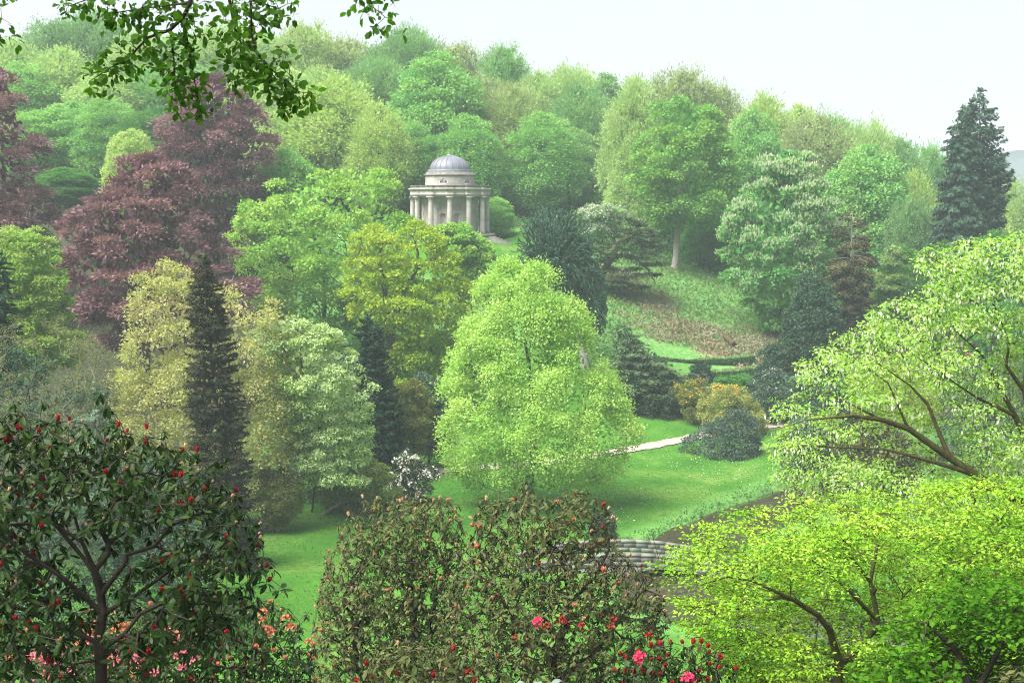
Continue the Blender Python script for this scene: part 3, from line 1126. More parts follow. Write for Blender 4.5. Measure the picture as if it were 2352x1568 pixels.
def conifer(name, label, cat, S, mat, nb=160, m=60, L=0.5, W=0.14, seed=1, droop=0.25, lift=0.0, bark=BARK, flatw=0.30, r0=0.35,
            depth=1.0, jitter=0.16, hangl=0.25, group=None, zlow=None, layers=None, rand=0.35, gap=0.15, tipup=0.0, vthick=0.05, br=0.05, zp=0.5, core=700):
    rng = np.random.default_rng(seed)
    base = np.array([S.bx, S.y, S.zg])
    t = thing(name, label, cat, base, group)
    z0 = S.z[0] if zlow is None else zlow
    top = S.z[-1]
    u = rng.random(nb)
    zb = z0 + (top - z0) * (1 - (1 - u * 0.9995) ** zp)
    if layers:
        zb = z0 + (top - z0) * (np.floor((zb - z0) / (top - z0) * layers) + 0.5 + rng.normal(0, 0.12, nb)) / layers
    zb = np.clip(zb, z0, top)
    l, r = S.lr(zb)
    ph = rng.uniform(0, 2 * np.pi, nb)
    ax = S.axis(zb)
    c_, s_ = np.cos(ph), np.sin(ph)
    hw = (r - l) / 2
    reach = np.maximum(np.where(c_ > 0, r - ax, ax - l), 0.25)
    X = c_ * reach; Yd = s_ * hw * depth
    D = np.stack([X, Yd, 0 * X], -1) * (1 - np.abs(rng.normal(0, jitter, nb)))[:, None]
    Ln = np.linalg.norm(D, axis=1)
    st = np.stack([ax, np.full(nb, S.y), zb - Ln * lift * 0.8], -1)
    K = 6
    s = np.linspace(0, 1, K)

    def curve(i, s):
        p = st[i] + D[i] * s[..., None]
        p[..., 2] += Ln[i] * (lift * s - droop * s ** 2 + tipup * s ** 4)
        return p
    I = np.repeat(np.arange(nb), K - 1)
    sa = np.tile(s[:-1], nb); sb = np.tile(s[1:], nb)
    P0 = curve(I, sa); P1 = curve(I, sb)
    ra = np.maximum(0.012, br * np.sqrt(Ln[I] / 4) * (1 - sa * 0.85)); rb = np.maximum(0.01, br * np.sqrt(Ln[I] / 4) * (1 - sb * 0.85))
    V1, F1 = tubes(P0, P1, ra, rb, 4)
    zs = np.linspace(S.zg - 0.4, top - 0.035 * (top - S.zg), 16)
    T = np.stack([S.axis(zs), np.full(16, S.y), zs], -1)
    rr = r0 * (1 - 0.94 * np.linspace(0, 1, 16)) * (1 + 0.5 * np.exp(-np.arange(16) * 1.6))
    V2, F2 = tubes(T[:-1], T[1:], rr[:-1], rr[1:], 8)
    Vw, Fw = join((V1, F1), (V2, F2))
    link('trunk', make_mesh('trunk', Vw - base, Fw, bark, smooth=True), t)
    cnt = np.maximum(6, (m * Ln / Ln.mean()).astype(int))
    I = np.repeat(np.arange(nb), cnt)
    k = len(I)
    sv_ = gap + (1.04 - gap) * rng.random(k) ** 0.75
    p = curve(I, sv_)
    dirn = norm(D[I])
    lat = np.cross(dirn, [0, 0, 1.0])
    side = rng.uniform(-1, 1, k)
    wd = flatw * Ln[I] * (1.15 - sv_) * 1.0
    p = p + lat * (side * wd)[:, None]
    p[:, 2] += -np.abs(side) * wd * hangl - rng.random(k) * vthick * Ln[I] + rng.normal(0, 0.02, k) * Ln[I]
    a = norm(dirn * 0.8 + lat * np.sign(side)[:, None] * 0.7 + rng.normal(0, 1, (k, 3)) * rand - np.array([0, 0, hangl * 1.2]))
    nn = norm(np.array([0, 0, 1.0]) + rng.normal(0, 1, (k, 3)) * 0.55 + dirn * 0.25)
    sc = rng.uniform(0.6, 1.3, k)
    V, Fq = kites(p, a, nn, L * sc, W * sc, bias=0.4)
    if core:
        ci, _, _ = crown_points(rng, S, core, depth * 0.8, 0.0, 0, 0.5, 0.3)
        ci[:, 0] = S.axis(ci[:, 2]) + (ci[:, 0] - S.axis(ci[:, 2])) * 0.8
        Vc, Fc = kites(ci, rng.normal(0, 1, (core, 3)) - [0, 0, .6], norm(rng.normal(0, 1, (core, 3)) + [0, -.4, .3]), L * rng.uniform(1.5, 2.4, core), W * rng.uniform(1.6, 2.6, core))
        Fq = np.concatenate([Fq, Fc + len(V)])
        V = np.concatenate([V, Vc])
        k += core
        I = np.concatenate([I, rng.integers(0, nb, core)])
    link('foliage', make_mesh('foliage', V - base, Fq, mat, {'rnd': rng.random(k), 'lob': rng.random(nb)[I]}), t, kind='stuff')
    return t, base, rng


SMALL_T = [(np.array([(0, 0, 0), (.5, -w * .5, f - cu * .3), (.5, w * .5, f - cu * .3), (.5, 0, -cu * .3), (1, 0, -cu)]), np.array([(0, 3, 1), (0, 2, 3), (1, 3, 4), (3, 2, 4)])) for w, f, cu in ((.40, .05, .2), (.36, .07, .35), (.42, .03, .1))]
LEAF_T = [leaf_template(0.40, 0.20, 0.10), leaf_template(0.36, 0.35, 0.14), leaf_template(0.42, 0.10, 0.06), leaf_template(0.38, 0.28, 0.02)]


def part_leaves(t, base, c, a, n, S_, mat, rng, limit=300, tmpl=LEAF_T, name='leaf', rest='leaves', lob=None, rnds=8, rest_tmpl=None):
    """the leaves that show largest as parts, the others joined"""
    d = np.linalg.norm(c - np.array([0, 0, CAM_Z]), axis=1)
    view = norm(c - np.array([0, 0, CAM_Z]))
    facing = np.abs((norm(n) * view).sum(1))
    score = (S_ / d) * (0.3 + facing)
    order = np.argsort(-score)
    k1 = order[:limit]
    k2 = order[limit:]
    if limit:
        meshes = []
        for q in range(rnds):
            TV, TF = tmpl[q % len(tmpl)]
            meshes.append(make_mesh(name, TV, TF, mat, {'rnd': np.full(len(TF), (q + .5) / rnds), 'lob': np.full(len(TF), ((q * 5) % rnds + .5) / rnds)}, smooth=True))
        place_parts(name, meshes, frame_mats(c[k1] - base, a[k1], n[k1], S_[k1]), t)
    if len(k2):
        Vs, Fs, rn, lb = [], [], [], []
        o = 0
        rt = rest_tmpl or tmpl
        per = np.array_split(rng.permutation(k2), len(rt))
        for (TV, TF), q in zip(rt, per):
            V, Fq = stamp(TV, TF, c[q], a[q], n[q], S_[q])
            Vs.append(V); Fs.append(Fq + o); o += len(V)
            rn.append(np.repeat(rng.random(len(q)), len(TF)))
            lb.append(np.repeat(rng.random(len(q)) if lob is None else lob[q], len(TF)))
        link(rest, make_mesh(rest, np.concatenate(Vs) - base, np.concatenate(Fs), mat, {'rnd': np.concatenate(rn), 'lob': np.concatenate(lb)}, smooth=True), t, kind='stuff')


def bud_mesh(name, mat, l=1.0, w=0.42, rings=3, seg=5, open_=0.0):
    """pointed bud of overlapping scales, or half-open truss of petals"""
    rng = np.random.default_rng(3)
    Vs, Fs, o, rn = [], [], 0, []
    prof = [(0.02, 0), (0.75 * w, 0.22 * l), (w, 0.45 * l), (0.6 * w, 0.75 * l), (0.02, l)]
    V, Fq = lathe(prof, seg + 1)
    Vs.append(V * (0.9, 0.9, 1)); Fs.append(Fq); o += len(V); rn += [0.35] * len(Fq)
    for k in range(rings):
        for j in range(seg):
            th = (j + 0.5 * k) * 2 * np.pi / seg
            out = np.array([math.cos(th), math.sin(th), 0]); tn = np.array([-math.sin(th), math.cos(th), 0])
            z0 = (0.08 + 0.22 * k) * l
            r0_ = w * (0.75 if k == 0 else 0.9)
            sp_ = w * (0.1 + open_ * (0.9 - 0.2 * k))
            P = np.array([out * r0_ * 0.75 + (0, 0, z0), out * (r0_ + sp_ * .5) + tn * w * .5 + (0, 0, z0 + .22 * l), out * (r0_ * .75 + sp_) + (0, 0, z0 + .48 * l), out * (r0_ + sp_ * .5) - tn * w * .5 + (0, 0, z0 + .22 * l)])
            Vs.append(P); Fs.append(np.array([(0, 1, 2, 3)]) + o); o += 4; rn.append(rng.random())
    return make_mesh(name, np.concatenate(Vs), np.concatenate(Fs), mat, {'rnd': rn, 'lob': rng.random(len(rn))})


def truss_mesh(name, mat, petals=5, blooms=9):
    """round head of open funnel flowers, unit radius"""
    rng = np.random.default_rng(6)
    Vs, Fs, rn, o = [], [], [], 0
    for b_ in range(blooms):
        q = b_ / blooms
        th = b_ * 2.4
        el = 0.15 + 1.35 * q
        ax = np.array([math.cos(th) * math.cos(el), math.sin(th) * math.cos(el), math.sin(el)])
        e1 = norm(np.cross(ax, [0.3, 0.2, 1.0])); e2 = np.cross(ax, e1)
        for j in range(petals):
            a0, a1, am = (2 * np.pi * (j + s) / petals for s in (-.5, .5, 0))
            rim = lambda a, r_, h: ax * h + (e1 * math.cos(a) + e2 * math.sin(a)) * r_
            P = np.array([ax * 0.45, rim(a0, 0.26, 0.85), rim(am, 0.45, 0.95), rim(a1, 0.26, 0.85)])
            Vs.append(P); Fs.append(np.array([(0, 1, 2, 3)]) + o); o += 4; rn.append(rng.random())
    return make_mesh(name, np.concatenate(Vs), np.concatenate(Fs), mat, {'rnd': rn, 'lob': rng.random(len(rn))})


def rhododendron(name, label, S, mat, n=300, leafL=0.12, k=8, seed=1, depth=0.8, shell=0.6, bark=BARK_DARK, lim=None, limit=300, buds=None,
                 bud_frac=0.5, trusses=None, front=0.75, mind=0.16, droop=0.7, rtip=0.006, seg=0.25, group=None, stems=5, cat='rhododendron', wl=1.0,
                 extra_top=True, base=None, budmax=300, twiglen=0.12, hang=0.05, bare=0.0, spike=0.05):
    rng = np.random.default_rng(seed)
    C, O, sh = crown_points(rng, S, n, depth, shell, mind, front, 0.1)
    C = C + O * rng.exponential(spike, len(C))[:, None] * (rng.random(len(C)) < .35)[:, None]
    if bare and lim is not None:
        # the inside of the plant is bare wood: no rosettes along the main limbs
        L_ = lim[0][lim[2] > 0.011]
        d = np.sqrt(((C[:, None, [0, 2]] - L_[None, :, [0, 2]]) ** 2).sum(-1)).min(1)
        ok = (d > bare) | ((C[:, 1] > S.y + 0.15) & (rng.random(len(C)) < .6))
        C, O = C[ok], O[ok]
    if base is None:
        base = np.array([S.bx, S.y, S.zg])
    t = thing(name, label, cat, base, group)
    if lim is None:
        P, par, rm = [np.array([S.bx, S.y, S.zg - 0.3])], [-1], [0.10]
        H_ = S.z[-1] - S.zg
        for q in range(stems):
            th = rng.uniform(0, 6.28)
            l_, r_ = S.lr(S.zg + 0.6 * H_)
            tgt = np.array([(l_ + r_) / 2 + math.cos(th) * (r_ - l_) * 0.22, S.y + math.sin(th) * (r_ - l_) * 0.22 * depth, S.zg + H_ * rng.uniform(0.45, 0.7)])
            prev = 0
            for i in range(1, 7):
                s = i / 6
                p_ = P[0] * (1 - s) + tgt * s
                p_ = p_ + rng.normal(0, 0.10, 3)
                p_[2] += 0.12 * H_ * math.sin(s * np.pi) * 0.5
                P.append(p_); par.append(prev); rm.append(0.07 * (1 - s * 0.7)); prev = len(P) - 1
        lim = (np.array(P), np.array(par), np.array(rm))
    N, PA, rad, ends = grow(lim[0], lim[1], lim[2], C, seg, rng, rtip, up=0.3, jit=0.2, hang=hang)
    put_skeleton(t, base, N, PA, rad, bark, big=0.03)
    # rosettes
    axis = norm(O * 0.55 + np.array([0, 0, 0.75]) + rng.normal(0, 0.25, C.shape))
    kk = rng.integers(max(3, k - 3), k + 2, len(C))
    idx = np.repeat(np.arange(len(C)), kk)
    m = len(idx)
    az = rng.uniform(0, 2 * np.pi, m)
    A = axis[idx]
    e1 = norm(np.cross(A, np.array([0.31, 0.2, 0.93])) + 1e-6)
    e2 = np.cross(A, e1)
    rad_ = e1 * np.cos(az)[:, None] + e2 * np.sin(az)[:, None]
    el = rng.normal(0.05, 0.45, m)
    a = norm(rad_ * np.cos(el)[:, None] + A * np.sin(el)[:, None] - np.array([0, 0, droop]) * rng.uniform(0.2, 1.2, m)[:, None])
    nn = norm(A * 0.9 + np.array([0, 0, 0.35]) - a * 0.0 + rng.normal(0, 0.25, (m, 3)))
    c = C[idx] + rad_ * 0.008 - A * (rng.random(m) * twiglen * 0.6)[:, None]
    Ls = leafL * rng.uniform(0.5, 1.3, m)
    part_leaves(t, base, c, a, nn, Ls, mat, rng, limit, lob=rng.random(len(C))[idx], rest_tmpl=SMALL_T if leafL / S.y < 0.0075 else None)
    out = dict(C=C, O=O, axis=axis, rng=rng)
    if buds:
        sel = np.nonzero((rng.random(len(C)) < bud_frac) & (O[:, 1] < 0.55))[0][:budmax]
        by = {}
        for i in sel:
            q = int(rng.choice(len(buds), p=[b_[2] for b_ in buds]))
            by.setdefault(q, []).append(i)
        for q, ids in by.items():
            ids = np.array(ids)
            nm, me, _, sz = buds[q]
            a_ = np.cross(axis[ids], rng.normal(0, 1, (len(ids), 3)))
            place_parts(nm, [me], frame_mats(C[ids] + axis[ids] * 0.01 - base, a_, axis[ids], sz * rng.uniform(0.75, 1.25, len(ids))), t)
    if trusses:
        for nm, me, pts, sz in trusses:
            pts = np.atleast_2d(pts)
            ax = norm(np.tile([0, -0.4, 0.9], (len(pts), 1)) + rng.normal(0, 0.2, (len(pts), 3)))
            place_parts(nm, [me], frame_mats(pts - base, np.cross(ax, rng.normal(0, 1, ax.shape)), ax, sz * rng.uniform(0.8, 1.2, len(pts))), t)
    return t, base, out

# ------------------------------------------------------------------ the wood on the hill
M_PALE = leaf_mat('pale_spring_leaf', (0.23, 0.4, 0.13), (0.36, 0.52, 0.21), (0.43, 0.55, 0.24))
M_GREEN = leaf_mat('fresh_green_leaf', (0.11, 0.31, 0.085), (0.2, 0.44, 0.14), (0.28, 0.49, 0.15))
M_DEEP = leaf_mat('deep_green_leaf', (0.045, 0.17, 0.035), (0.08, 0.24, 0.05), (0.11, 0.26, 0.06))
M_BLUEG = leaf_mat('blue_green_leaf', (0.12, 0.27, 0.11), (0.2, 0.38, 0.15), (0.24, 0.42, 0.15))
M_BROWNG = leaf_mat('brownish_budding_leaf', (0.25, 0.34, 0.15), (0.35, 0.43, 0.2), (0.31, 0.42, 0.17))
M_YELL = leaf_mat('yellow_green_leaf', (0.24, 0.4, 0.1), (0.37, 0.52, 0.17), (0.44, 0.55, 0.2))

FV = {}


def forest_variant(key, hw, ht, seed, **kw):
    rows = kw.pop('rows')
    S = Sil.meters([(z * ht, -w * hw, w * hw) for z, w in rows])
    t, base, q = broadleaf('beech_tree', 'x', 'tree', S, M_GREEN, seed=seed, front=0.5, base=np.array([0, 0, 0.]), **kw)
    FV[key] = (t, hw, ht, [False])


R_OVAL = [(0.12, 0.35), (0.25, 0.75), (0.42, 1.0), (0.6, 0.95), (0.78, 0.72), (0.92, 0.38), (1.0, 0.08)]
R_DOME = [(0.10, 0.55), (0.25, 0.95), (0.5, 1.0), (0.72, 0.82), (0.88, 0.55), (0.97, 0.25), (1.0, 0.08)]
R_FAN = [(0.18, 0.15), (0.35, 0.5), (0.6, 0.9), (0.8, 1.0), (0.92, 0.75), (1.0, 0.4)]
R_CONE = [(0.06, 0.6), (0.2, 1.0), (0.45, 0.85), (0.7, 0.55), (0.9, 0.25), (1.0, 0.05)]
com = dict(rtip=0.03, depth=1.0, twig=4, core=1200)
forest_variant('feather', 7, 22, 11, rows=R_OVAL, n=190, lr=1.9, per=170, L=0.58, W=0.18, flat=1.0, spray=1.0, droop=-0.25, rand=0.4, thick=0.85, spill=0.36, **com)
forest_variant('feather2', 7, 22, 12, rows=R_FAN, n=190, lr=1.8, per=160, L=0.60, W=0.17, flat=1.2, spray=1.0, droop=-0.45, rand=0.4, thick=0.9, spill=0.34, **com)
forest_variant('layer', 7, 22, 13, rows=R_DOME, n=170, lr=2.2, per=185, L=0.46, W=0.20, flat=0.62, spray=0.9, droop=0.12, rand=0.45, thick=0.6, nup=0.6, **com)
forest_variant('clump', 7, 22, 14, rows=R_DOME, n=170, lr=2.0, per=215, L=0.44, W=0.26, flat=0.65, spray=0.5, droop=0.15, rand=0.6, thick=0.45, **com)
forest_variant('cone', 7, 22, 15, rows=R_CONE, n=170, lr=1.8, per=165, L=0.52, W=0.20, flat=0.85, spray=1.0, droop=0.25, rand=0.45, thick=0.7, **com)
forest_variant('twiggy', 7, 22, 16, rows=R_FAN, n=210, lr=1.7, per=75, L=0.48, W=0.16, flat=0.8, spray=1.0, droop=-0.4, rand=0.4, thick=1.0, spill=0.4, rtip=0.035, depth=1.0, twig=9)

frng = np.random.default_rng(77)


def forest(u, vtop, hwpx, y, key, mat, label, name='beech_tree', cat='tree', group='trees of the wood on the hill', zlift=0.0, rot=None):
    proto, hw, ht, used = FV[key]
    top = at(u, vtop, y)
    zg = float(H(top[0], y)) - 0.3
    sx = 1.05 * hwpx * y / F / hw
    sz = max(0.25, (top[2] - zg) / ht) * 1.02
    rot = frng.uniform(0, 6.28) if rot is None else rot
    if not used[0]:
        t = proto
        used[0] = True
        kids = list(t.children)
    else:
        t = proto.copy()
        COL.objects.link(t)
        kids = []
        for ch in proto.children:
            c = ch.copy()
            COL.objects.link(c)
            c.parent = t
            kids.append(c)
    t.name = name
    t.location = (top[0], y, zg)
    t.scale = (sx, sx, sz)
    t.rotation_euler = (0, 0, rot)
    t['label'] = label
    t['category'] = cat
    t['group'] = group
    for c in kids:
        if c.name.startswith('foliage'):
            c.material_slots[0].link = 'OBJECT'
            c.material_slots[0].material = mat


P_, G_, D_, B_, N_, Y_ = M_PALE, M_GREEN, M_DEEP, M_BLUEG, M_BROWNG, M_YELL
FOREST = [
    # skyline, left to right
    (25, 100, 95, 262, 'feather', P_, 'pale green feathery beech at the left end of the skyline'),
    (118, 64, 80, 272, 'twiggy', B_, 'thin twiggy grey-green treetop second from the left end of the skyline'),
    (208, 58, 85, 276, 'feather2', B_, 'blue-green treetop on the skyline left of the hanging leafy branch'),
    (318, 78, 85, 268, 'feather', P_, 'pale treetop on the skyline at the left tips of the hanging branch'),
    (415, 88, 95, 276, 'clump', G_, 'green skyline tree half covered by the left part of the hanging branch'),
    (515, 84, 95, 272, 'feather2', P_, 'pale skyline tree covered by the middle of the hanging branch'),
    (610, 84, 80, 280, 'layer', G_, 'green skyline tree behind the right part of the hanging branch'),
    (700, 72, 80, 275, 'twiggy', Y_, 'yellowish twiggy treetop on the skyline just right of the hanging branch'),
    (788, 105, 85, 280, 'twiggy', N_, 'brown-green thin treetop on the skyline below the small top twig'),
    (868, 118, 70, 272, 'feather', B_, 'grey-green treetop on the skyline right under the small top twig'),
    (942, 94, 75, 268, 'feather2', B_, 'tall dull green treetop on the skyline above and left of the dome'),
    (1045, 116, 75, 272, 'twiggy', N_, 'brownish twiggy treetop on the skyline right above the dome'),
    (1155, 122, 62, 266, 'twiggy', G_, 'spiky sparse green treetop standing proud of the skyline right of the dome'),
    (1235, 176, 72, 262, 'feather', P_, 'pale green treetop on the skyline right of the spiky sparse top'),
    (1312, 180, 70, 268, 'feather2', P_, 'feathery pale treetop near the middle of the skyline'),
    (1390, 180, 60, 258, 'clump', B_, 'dense rounded blue-green treetop near the middle of the skyline'),
    (1462, 190, 75, 264, 'feather', P_, 'pale feathery treetop on the skyline left of the brown twiggy one'),
    (1565, 178, 90, 268, 'twiggy', N_, 'wide brown twiggy treetop on the skyline above the big dark-trunked tree'),
    (1655, 216, 62, 270, 'twiggy', N_, 'small brown twiggy treetop sloping down the skyline to the right'),
    (1752, 230, 85, 262, 'feather', Y_, 'yellow-green treetop on the skyline above the candle-flowered chestnut'),
    (1838, 250, 70, 264, 'layer', Y_, 'layered yellowish treetop on the skyline right of the chestnut top'),
    (1908, 284, 70, 262, 'twiggy', G_, 'green twiggy treetop where the skyline drops to the right'),
    (1988, 312, 75, 258, 'feather2', P_, 'pale feathery treetop above the round green tree on the right'),
    (2066, 332, 75, 256, 'feather', B_, 'dull blue-green treetop on the skyline left of the tall dark conifers'),
    (2132, 350, 55, 262, 'twiggy', G_, 'thin twiggy treetop just left of the tall dark conifers'),
    (2330, 425, 60, 238, 'feather', P_, 'pale green tree at the right edge beside the tall dark conifers'),
    (2270, 470, 65, 228, 'clump', Y_, 'low yellow-green tree behind the right foot of the tall conifers'),
    # second rank
    (45, 150, 95, 240, 'layer', G_, 'fresh green beech behind the copper beech at the left edge'),
    (140, 120, 100, 246, 'feather', P_, 'large pale beech between the left copper beech and the hanging branch'),
    (235, 170, 90, 236, 'layer', P_, 'pale layered beech under the left tips of the hanging branch'),
    (330, 165, 80, 240, 'feather', G_, 'green beech left of the upper copper beech'),
    (440, 160, 90, 246, 'clump', B_, 'grey-green tree behind the upper copper beech and hanging leaves'),
    (560, 165, 80, 248, 'feather', P_, 'pale tree behind the top right of the upper copper beech'),
    (655, 160, 85, 246, 'layer', P_, 'pale green beech right of the hanging branch tips'),
    (735, 165, 95, 238, 'feather', P_, 'tall pale beech between the upper copper beech and the temple'),
    (862, 165, 85, 248, 'feather2', B_, 'dull green tree behind the yellow beech left of the temple'),
    (1110, 190, 70, 246, 'twiggy', N_, 'half bare brownish tree behind the right shoulder of the temple beech'),
    (1325, 205, 80, 244, 'feather', B_, 'blue-green beech in the dip right of the temple'),
    (1395, 235, 60, 250, 'cone', B_, 'dark blue-green tree deep in the dip of the wood'),
    # front rank
    (75, 260, 90, 222, 'layer', G_, 'deep layered green beech close behind the left copper beech'),
    (165, 240, 85, 224, 'clump', G_, 'bright green tree with dark stems right of the left copper beech'),
    (245, 230, 80, 220, 'layer', G_, 'layered green tree with visible stems left of the upper copper beech'),
    (330, 260, 70, 216, 'layer', D_, 'darker green tree pressed against the left side of the upper copper beech'),
    (300, 470, 75, 172, 'clump', D_, 'dark green tree directly behind the broad front copper beech'),
    (302, 305, 62, 196, 'clump', Y_, 'small pale rounded tree between the two copper beeches'),
    (150, 390, 70, 205, 'clump', D_, 'dark green understorey tree low beside the left copper beech'),
    (770, 188, 120, 224, 'feather', Y_, 'large yellow-green beech left of the temple dome'),
    (868, 250, 75, 216, 'feather', Y_, 'yellow-green beech with feathery edge next to the temple'),
    (665, 250, 95, 226, 'feather', P_, 'pale beech right of the upper copper beech'),
    (662, 350, 78, 186, 'clump', G_, 'blue-green rounded tree between upper copper beech and big bright sycamore'),
    (1005, 132, 105, 232, 'clump', G_, 'tall rounded green tree directly above the temple dome'),
    (950, 285, 60, 222, 'layer', G_, 'deep green tree behind the left side of the temple'),
    (1075, 270, 75, 222, 'layer', G_, 'green layered tree behind the right side of the temple'),
    (1180, 205, 80, 234, 'feather', N_, 'brownish green feathery tree right of the temple'),
    (1245, 265, 85, 226, 'layer', G_, 'green beech with drooping sprays right of the temple lawn'),
    (1320, 300, 60, 236, 'layer', B_, 'shaded blue-green tree above the dark monkey puzzle'),
    (1452, 200, 72, 222, 'feather', P_, 'pale feathery beech left of the big dark-trunked tree'),
    (1440, 330, 55, 218, 'cone', P_, 'pale drooping beech skirt beside the big dark-trunked tree'),
    (1140, 455, 38, 206, 'layer', G_, 'small bright green bush at the right side of the temple'),
    (1730, 265, 75, 226, 'clump', G_, 'round green tree between the big dark-trunked tree and the chestnut'),
    (1875, 282, 85, 240, 'twiggy', N_, 'brown-leaved oak with forked dark trunk above the chestnut'),
    (1990, 345, 105, 214, 'clump', G_, 'big round green tree right of the chestnut'),
    (2100, 405, 60, 220, 'feather', Y_, 'yellow-green tree between round green tree and tall conifers'),
    (2095, 470, 60, 205, 'twiggy', B_, 'grey-blue half bare tree left of the tall conifers foot'),
    (2170, 560, 60, 190, 'cone', D_, 'dark green tree at the foot of the tall conifers'),
    (2290, 540, 75, 186, 'clump', D_, 'dark tree behind the white-bracted tree at the right edge'),
    (2080, 575, 60, 186, 'layer', D_, 'dark green tree behind the pale young tree on the right'),
    (1290, 420, 75, 232, 'cone', D_, 'shaded understorey tree at the wood edge above the monkey puzzle'),
    (1400, 420, 60, 228, 'cone', D_, 'dark understorey tree behind the white blossom'),
    (1620, 470, 60, 214, 'cone', D_, 'dark evergreen understorey right of the dark trunk'),
    (1700, 480, 55, 208, 'cone', D_, 'dark understorey tree against the left side of the chestnut'),
    (1582, 245, 85, 236, 'clump', D_, 'deep green tree filling the gap behind the big dark-trunked sycamore crown'),
    (1575, 400, 95, 240, 'cone', D_, 'shaded tree seen between the limbs of the big dark-trunked sycamore'),
    (1760, 400, 90, 235, 'cone', D_, 'shaded tree in the gap left of the chestnut top'),
    (1490, 420, 80, 244, 'cone', D_, 'shaded tree left of the big dark-trunked sycamore'),
    (1180, 400, 80, 246, 'cone', D_, 'shaded tree behind the bright bush at the right side of the temple'),
    (905, 390, 75, 240, 'cone', D_, 'shaded tree behind the left side of the temple columns'),
    (230, 420, 80, 226, 'cone', D_, 'shaded tree low in the gap between the copper beeches'),
    (2010, 450, 80, 236, 'cone', D_, 'shaded tree behind the big round green tree on the right'),
    (60, 520, 75, 170, 'clump', D_, 'dark green tree below the left copper beech'),
]
for f in FOREST:
    kind = 'beech_tree'
    forest(*f)

# ------------------------------------------------------------------ specimen trees of the slope and valley
M_COPPER = leaf_mat('copper_leaf', (0.08, 0.032, 0.05), (0.18, 0.085, 0.115), (0.33, 0.19, 0.235), trans=0.3)
cop = dict(bough=(44, 2.4, .22), flat=0.48, L=0.46, W=0.19, spray=0.9, droop=0.12, rand=0.4, thick=0.55, up=0.5, nup=0.65, spill=0.22, front=0.65, bark=BARK_DARK, twig=4)
broadleaf('copper_beech', 'purple copper beech cut by the left edge of the picture', 'tree',
          Sil([(165, -15, 12), (215, -110, 55), (290, -150, 85), (380, -190, 112), (440, -200, 122), (500, -200, 135), (560, -190, 110), (620, -150, 60)], 165, -40),
          M_COPPER, n=210, lr=1.7, per=210, seed=21, group='copper beeches', **cop)
broadleaf('copper_beech', 'purple copper beech highest on the slope, under the hanging branch', 'tree',
          Sil([(178, 470, 510), (215, 400, 570), (260, 368, 600), (330, 375, 640), (400, 385, 622), (470, 400, 600), (540, 430, 560), (590, 450, 540)], 182, 498),
          M_COPPER, n=210, lr=1.7, per=210, seed=22, group='copper beeches', **cop)
broadleaf('copper_beech', 'broad reddish copper beech in front, left of the yellow-tipped tree', 'tree',
          Sil([(365, 300, 385), (390, 245, 440), (440, 225, 475), (490, 150, 478), (560, 130, 500), (620, 150, 560), (680, 175, 610), (730, 210, 600), (800, 250, 430)], 150, 335),
          M_COPPER, n=240, lr=1.45, per=230, seed=23, group='copper beeches', **{**cop, 'L': 0.5, 'W': 0.2})

M_SYC = leaf_mat('sycamore_leaf', (0.14, 0.33, 0.06), (0.27, 0.47, 0.1), (0.36, 0.52, 0.13))
broadleaf('sycamore', 'very wide bright green sycamore left of the temple', 'tree',
          Sil([(388, 700, 860), (415, 650, 920), (465, 560, 958), (530, 540, 966), (590, 505, 950), (640, 560, 930), (700, 600, 890), (760, 640, 830)], 163, 745),
          M_SYC, n=220, lr=1.5, per=310, L=0.35, W=0.22, flat=0.7, seed=24, front=0.65, thick=0.35, up=0.6, rand=0.6, depth=0.85, bark=BARK_DARK, trunk_top=0.6, mind=1.0, bough=(42, 2.1, .25))
M_OAK = leaf_mat('olive_oak_leaf', (0.2, 0.32, 0.025), (0.3, 0.43, 0.04), (0.37, 0.46, 0.06))
oak_l = limbs([[(893, 905, 0, .55), (897, 800, 0, .42), (905, 730, 0, .36), (930, 670, 0, .30), (955, 620, -1, .24), (985, 596, -1.5, .18), (1030, 590, -2, .1)],
               [(897, 800, 0, .40), (890, 720, -.5, .3), (880, 640, -1, .22), (868, 590, -1.5, .16), (880, 560, -2, .1)],
               [(955, 620, -1, .2), (960, 580, -1.6, .14), (950, 545, -2, .08)],
               [(880, 640, -1, .16), (845, 615, -2, .1), (825, 600, -2.4, .06)],
               [(905, 730, 0, .2), (960, 700, -2, .14), (1020, 690, -3, .08)]], 152)
broadleaf('oak_tree', 'olive yellow oak with open crown and crooked limbs below the temple', 'tree',
          Sil([(516, 870, 960), (545, 812, 1015), (590, 800, 1050), (640, 795, 1080), (700, 780, 1095), (760, 850, 1085), (820, 880, 1060), (880, 890, 1035)], 152, 893),
          M_OAK, core=500, n=135, lr=1.35, per=200, L=0.36, W=0.22, flat=0.55, seed=25, front=0.6, depth=0.7, shell=0.8, lim=oak_l, rtip=0.03, base=np.array([at(893, 905, 152)[0], 152, at(893, 905, 152)[2] - .3]), mind=1.1, bark=BARK, thick=0.4, up=0.6)
broadleaf('maple_tree', 'small fresh green tree right of the oak, partly hiding the temple steps', 'tree',
          Sil([(518, 1010, 1070), (540, 985, 1112), (575, 985, 1138), (620, 1000, 1120), (665, 1020, 1090)], 178, 1055),
          M_SYC, n=90, lr=0.9, per=160, L=0.38, W=0.24, flat=0.6, seed=26, front=0.6, bark=BARK_DARK)

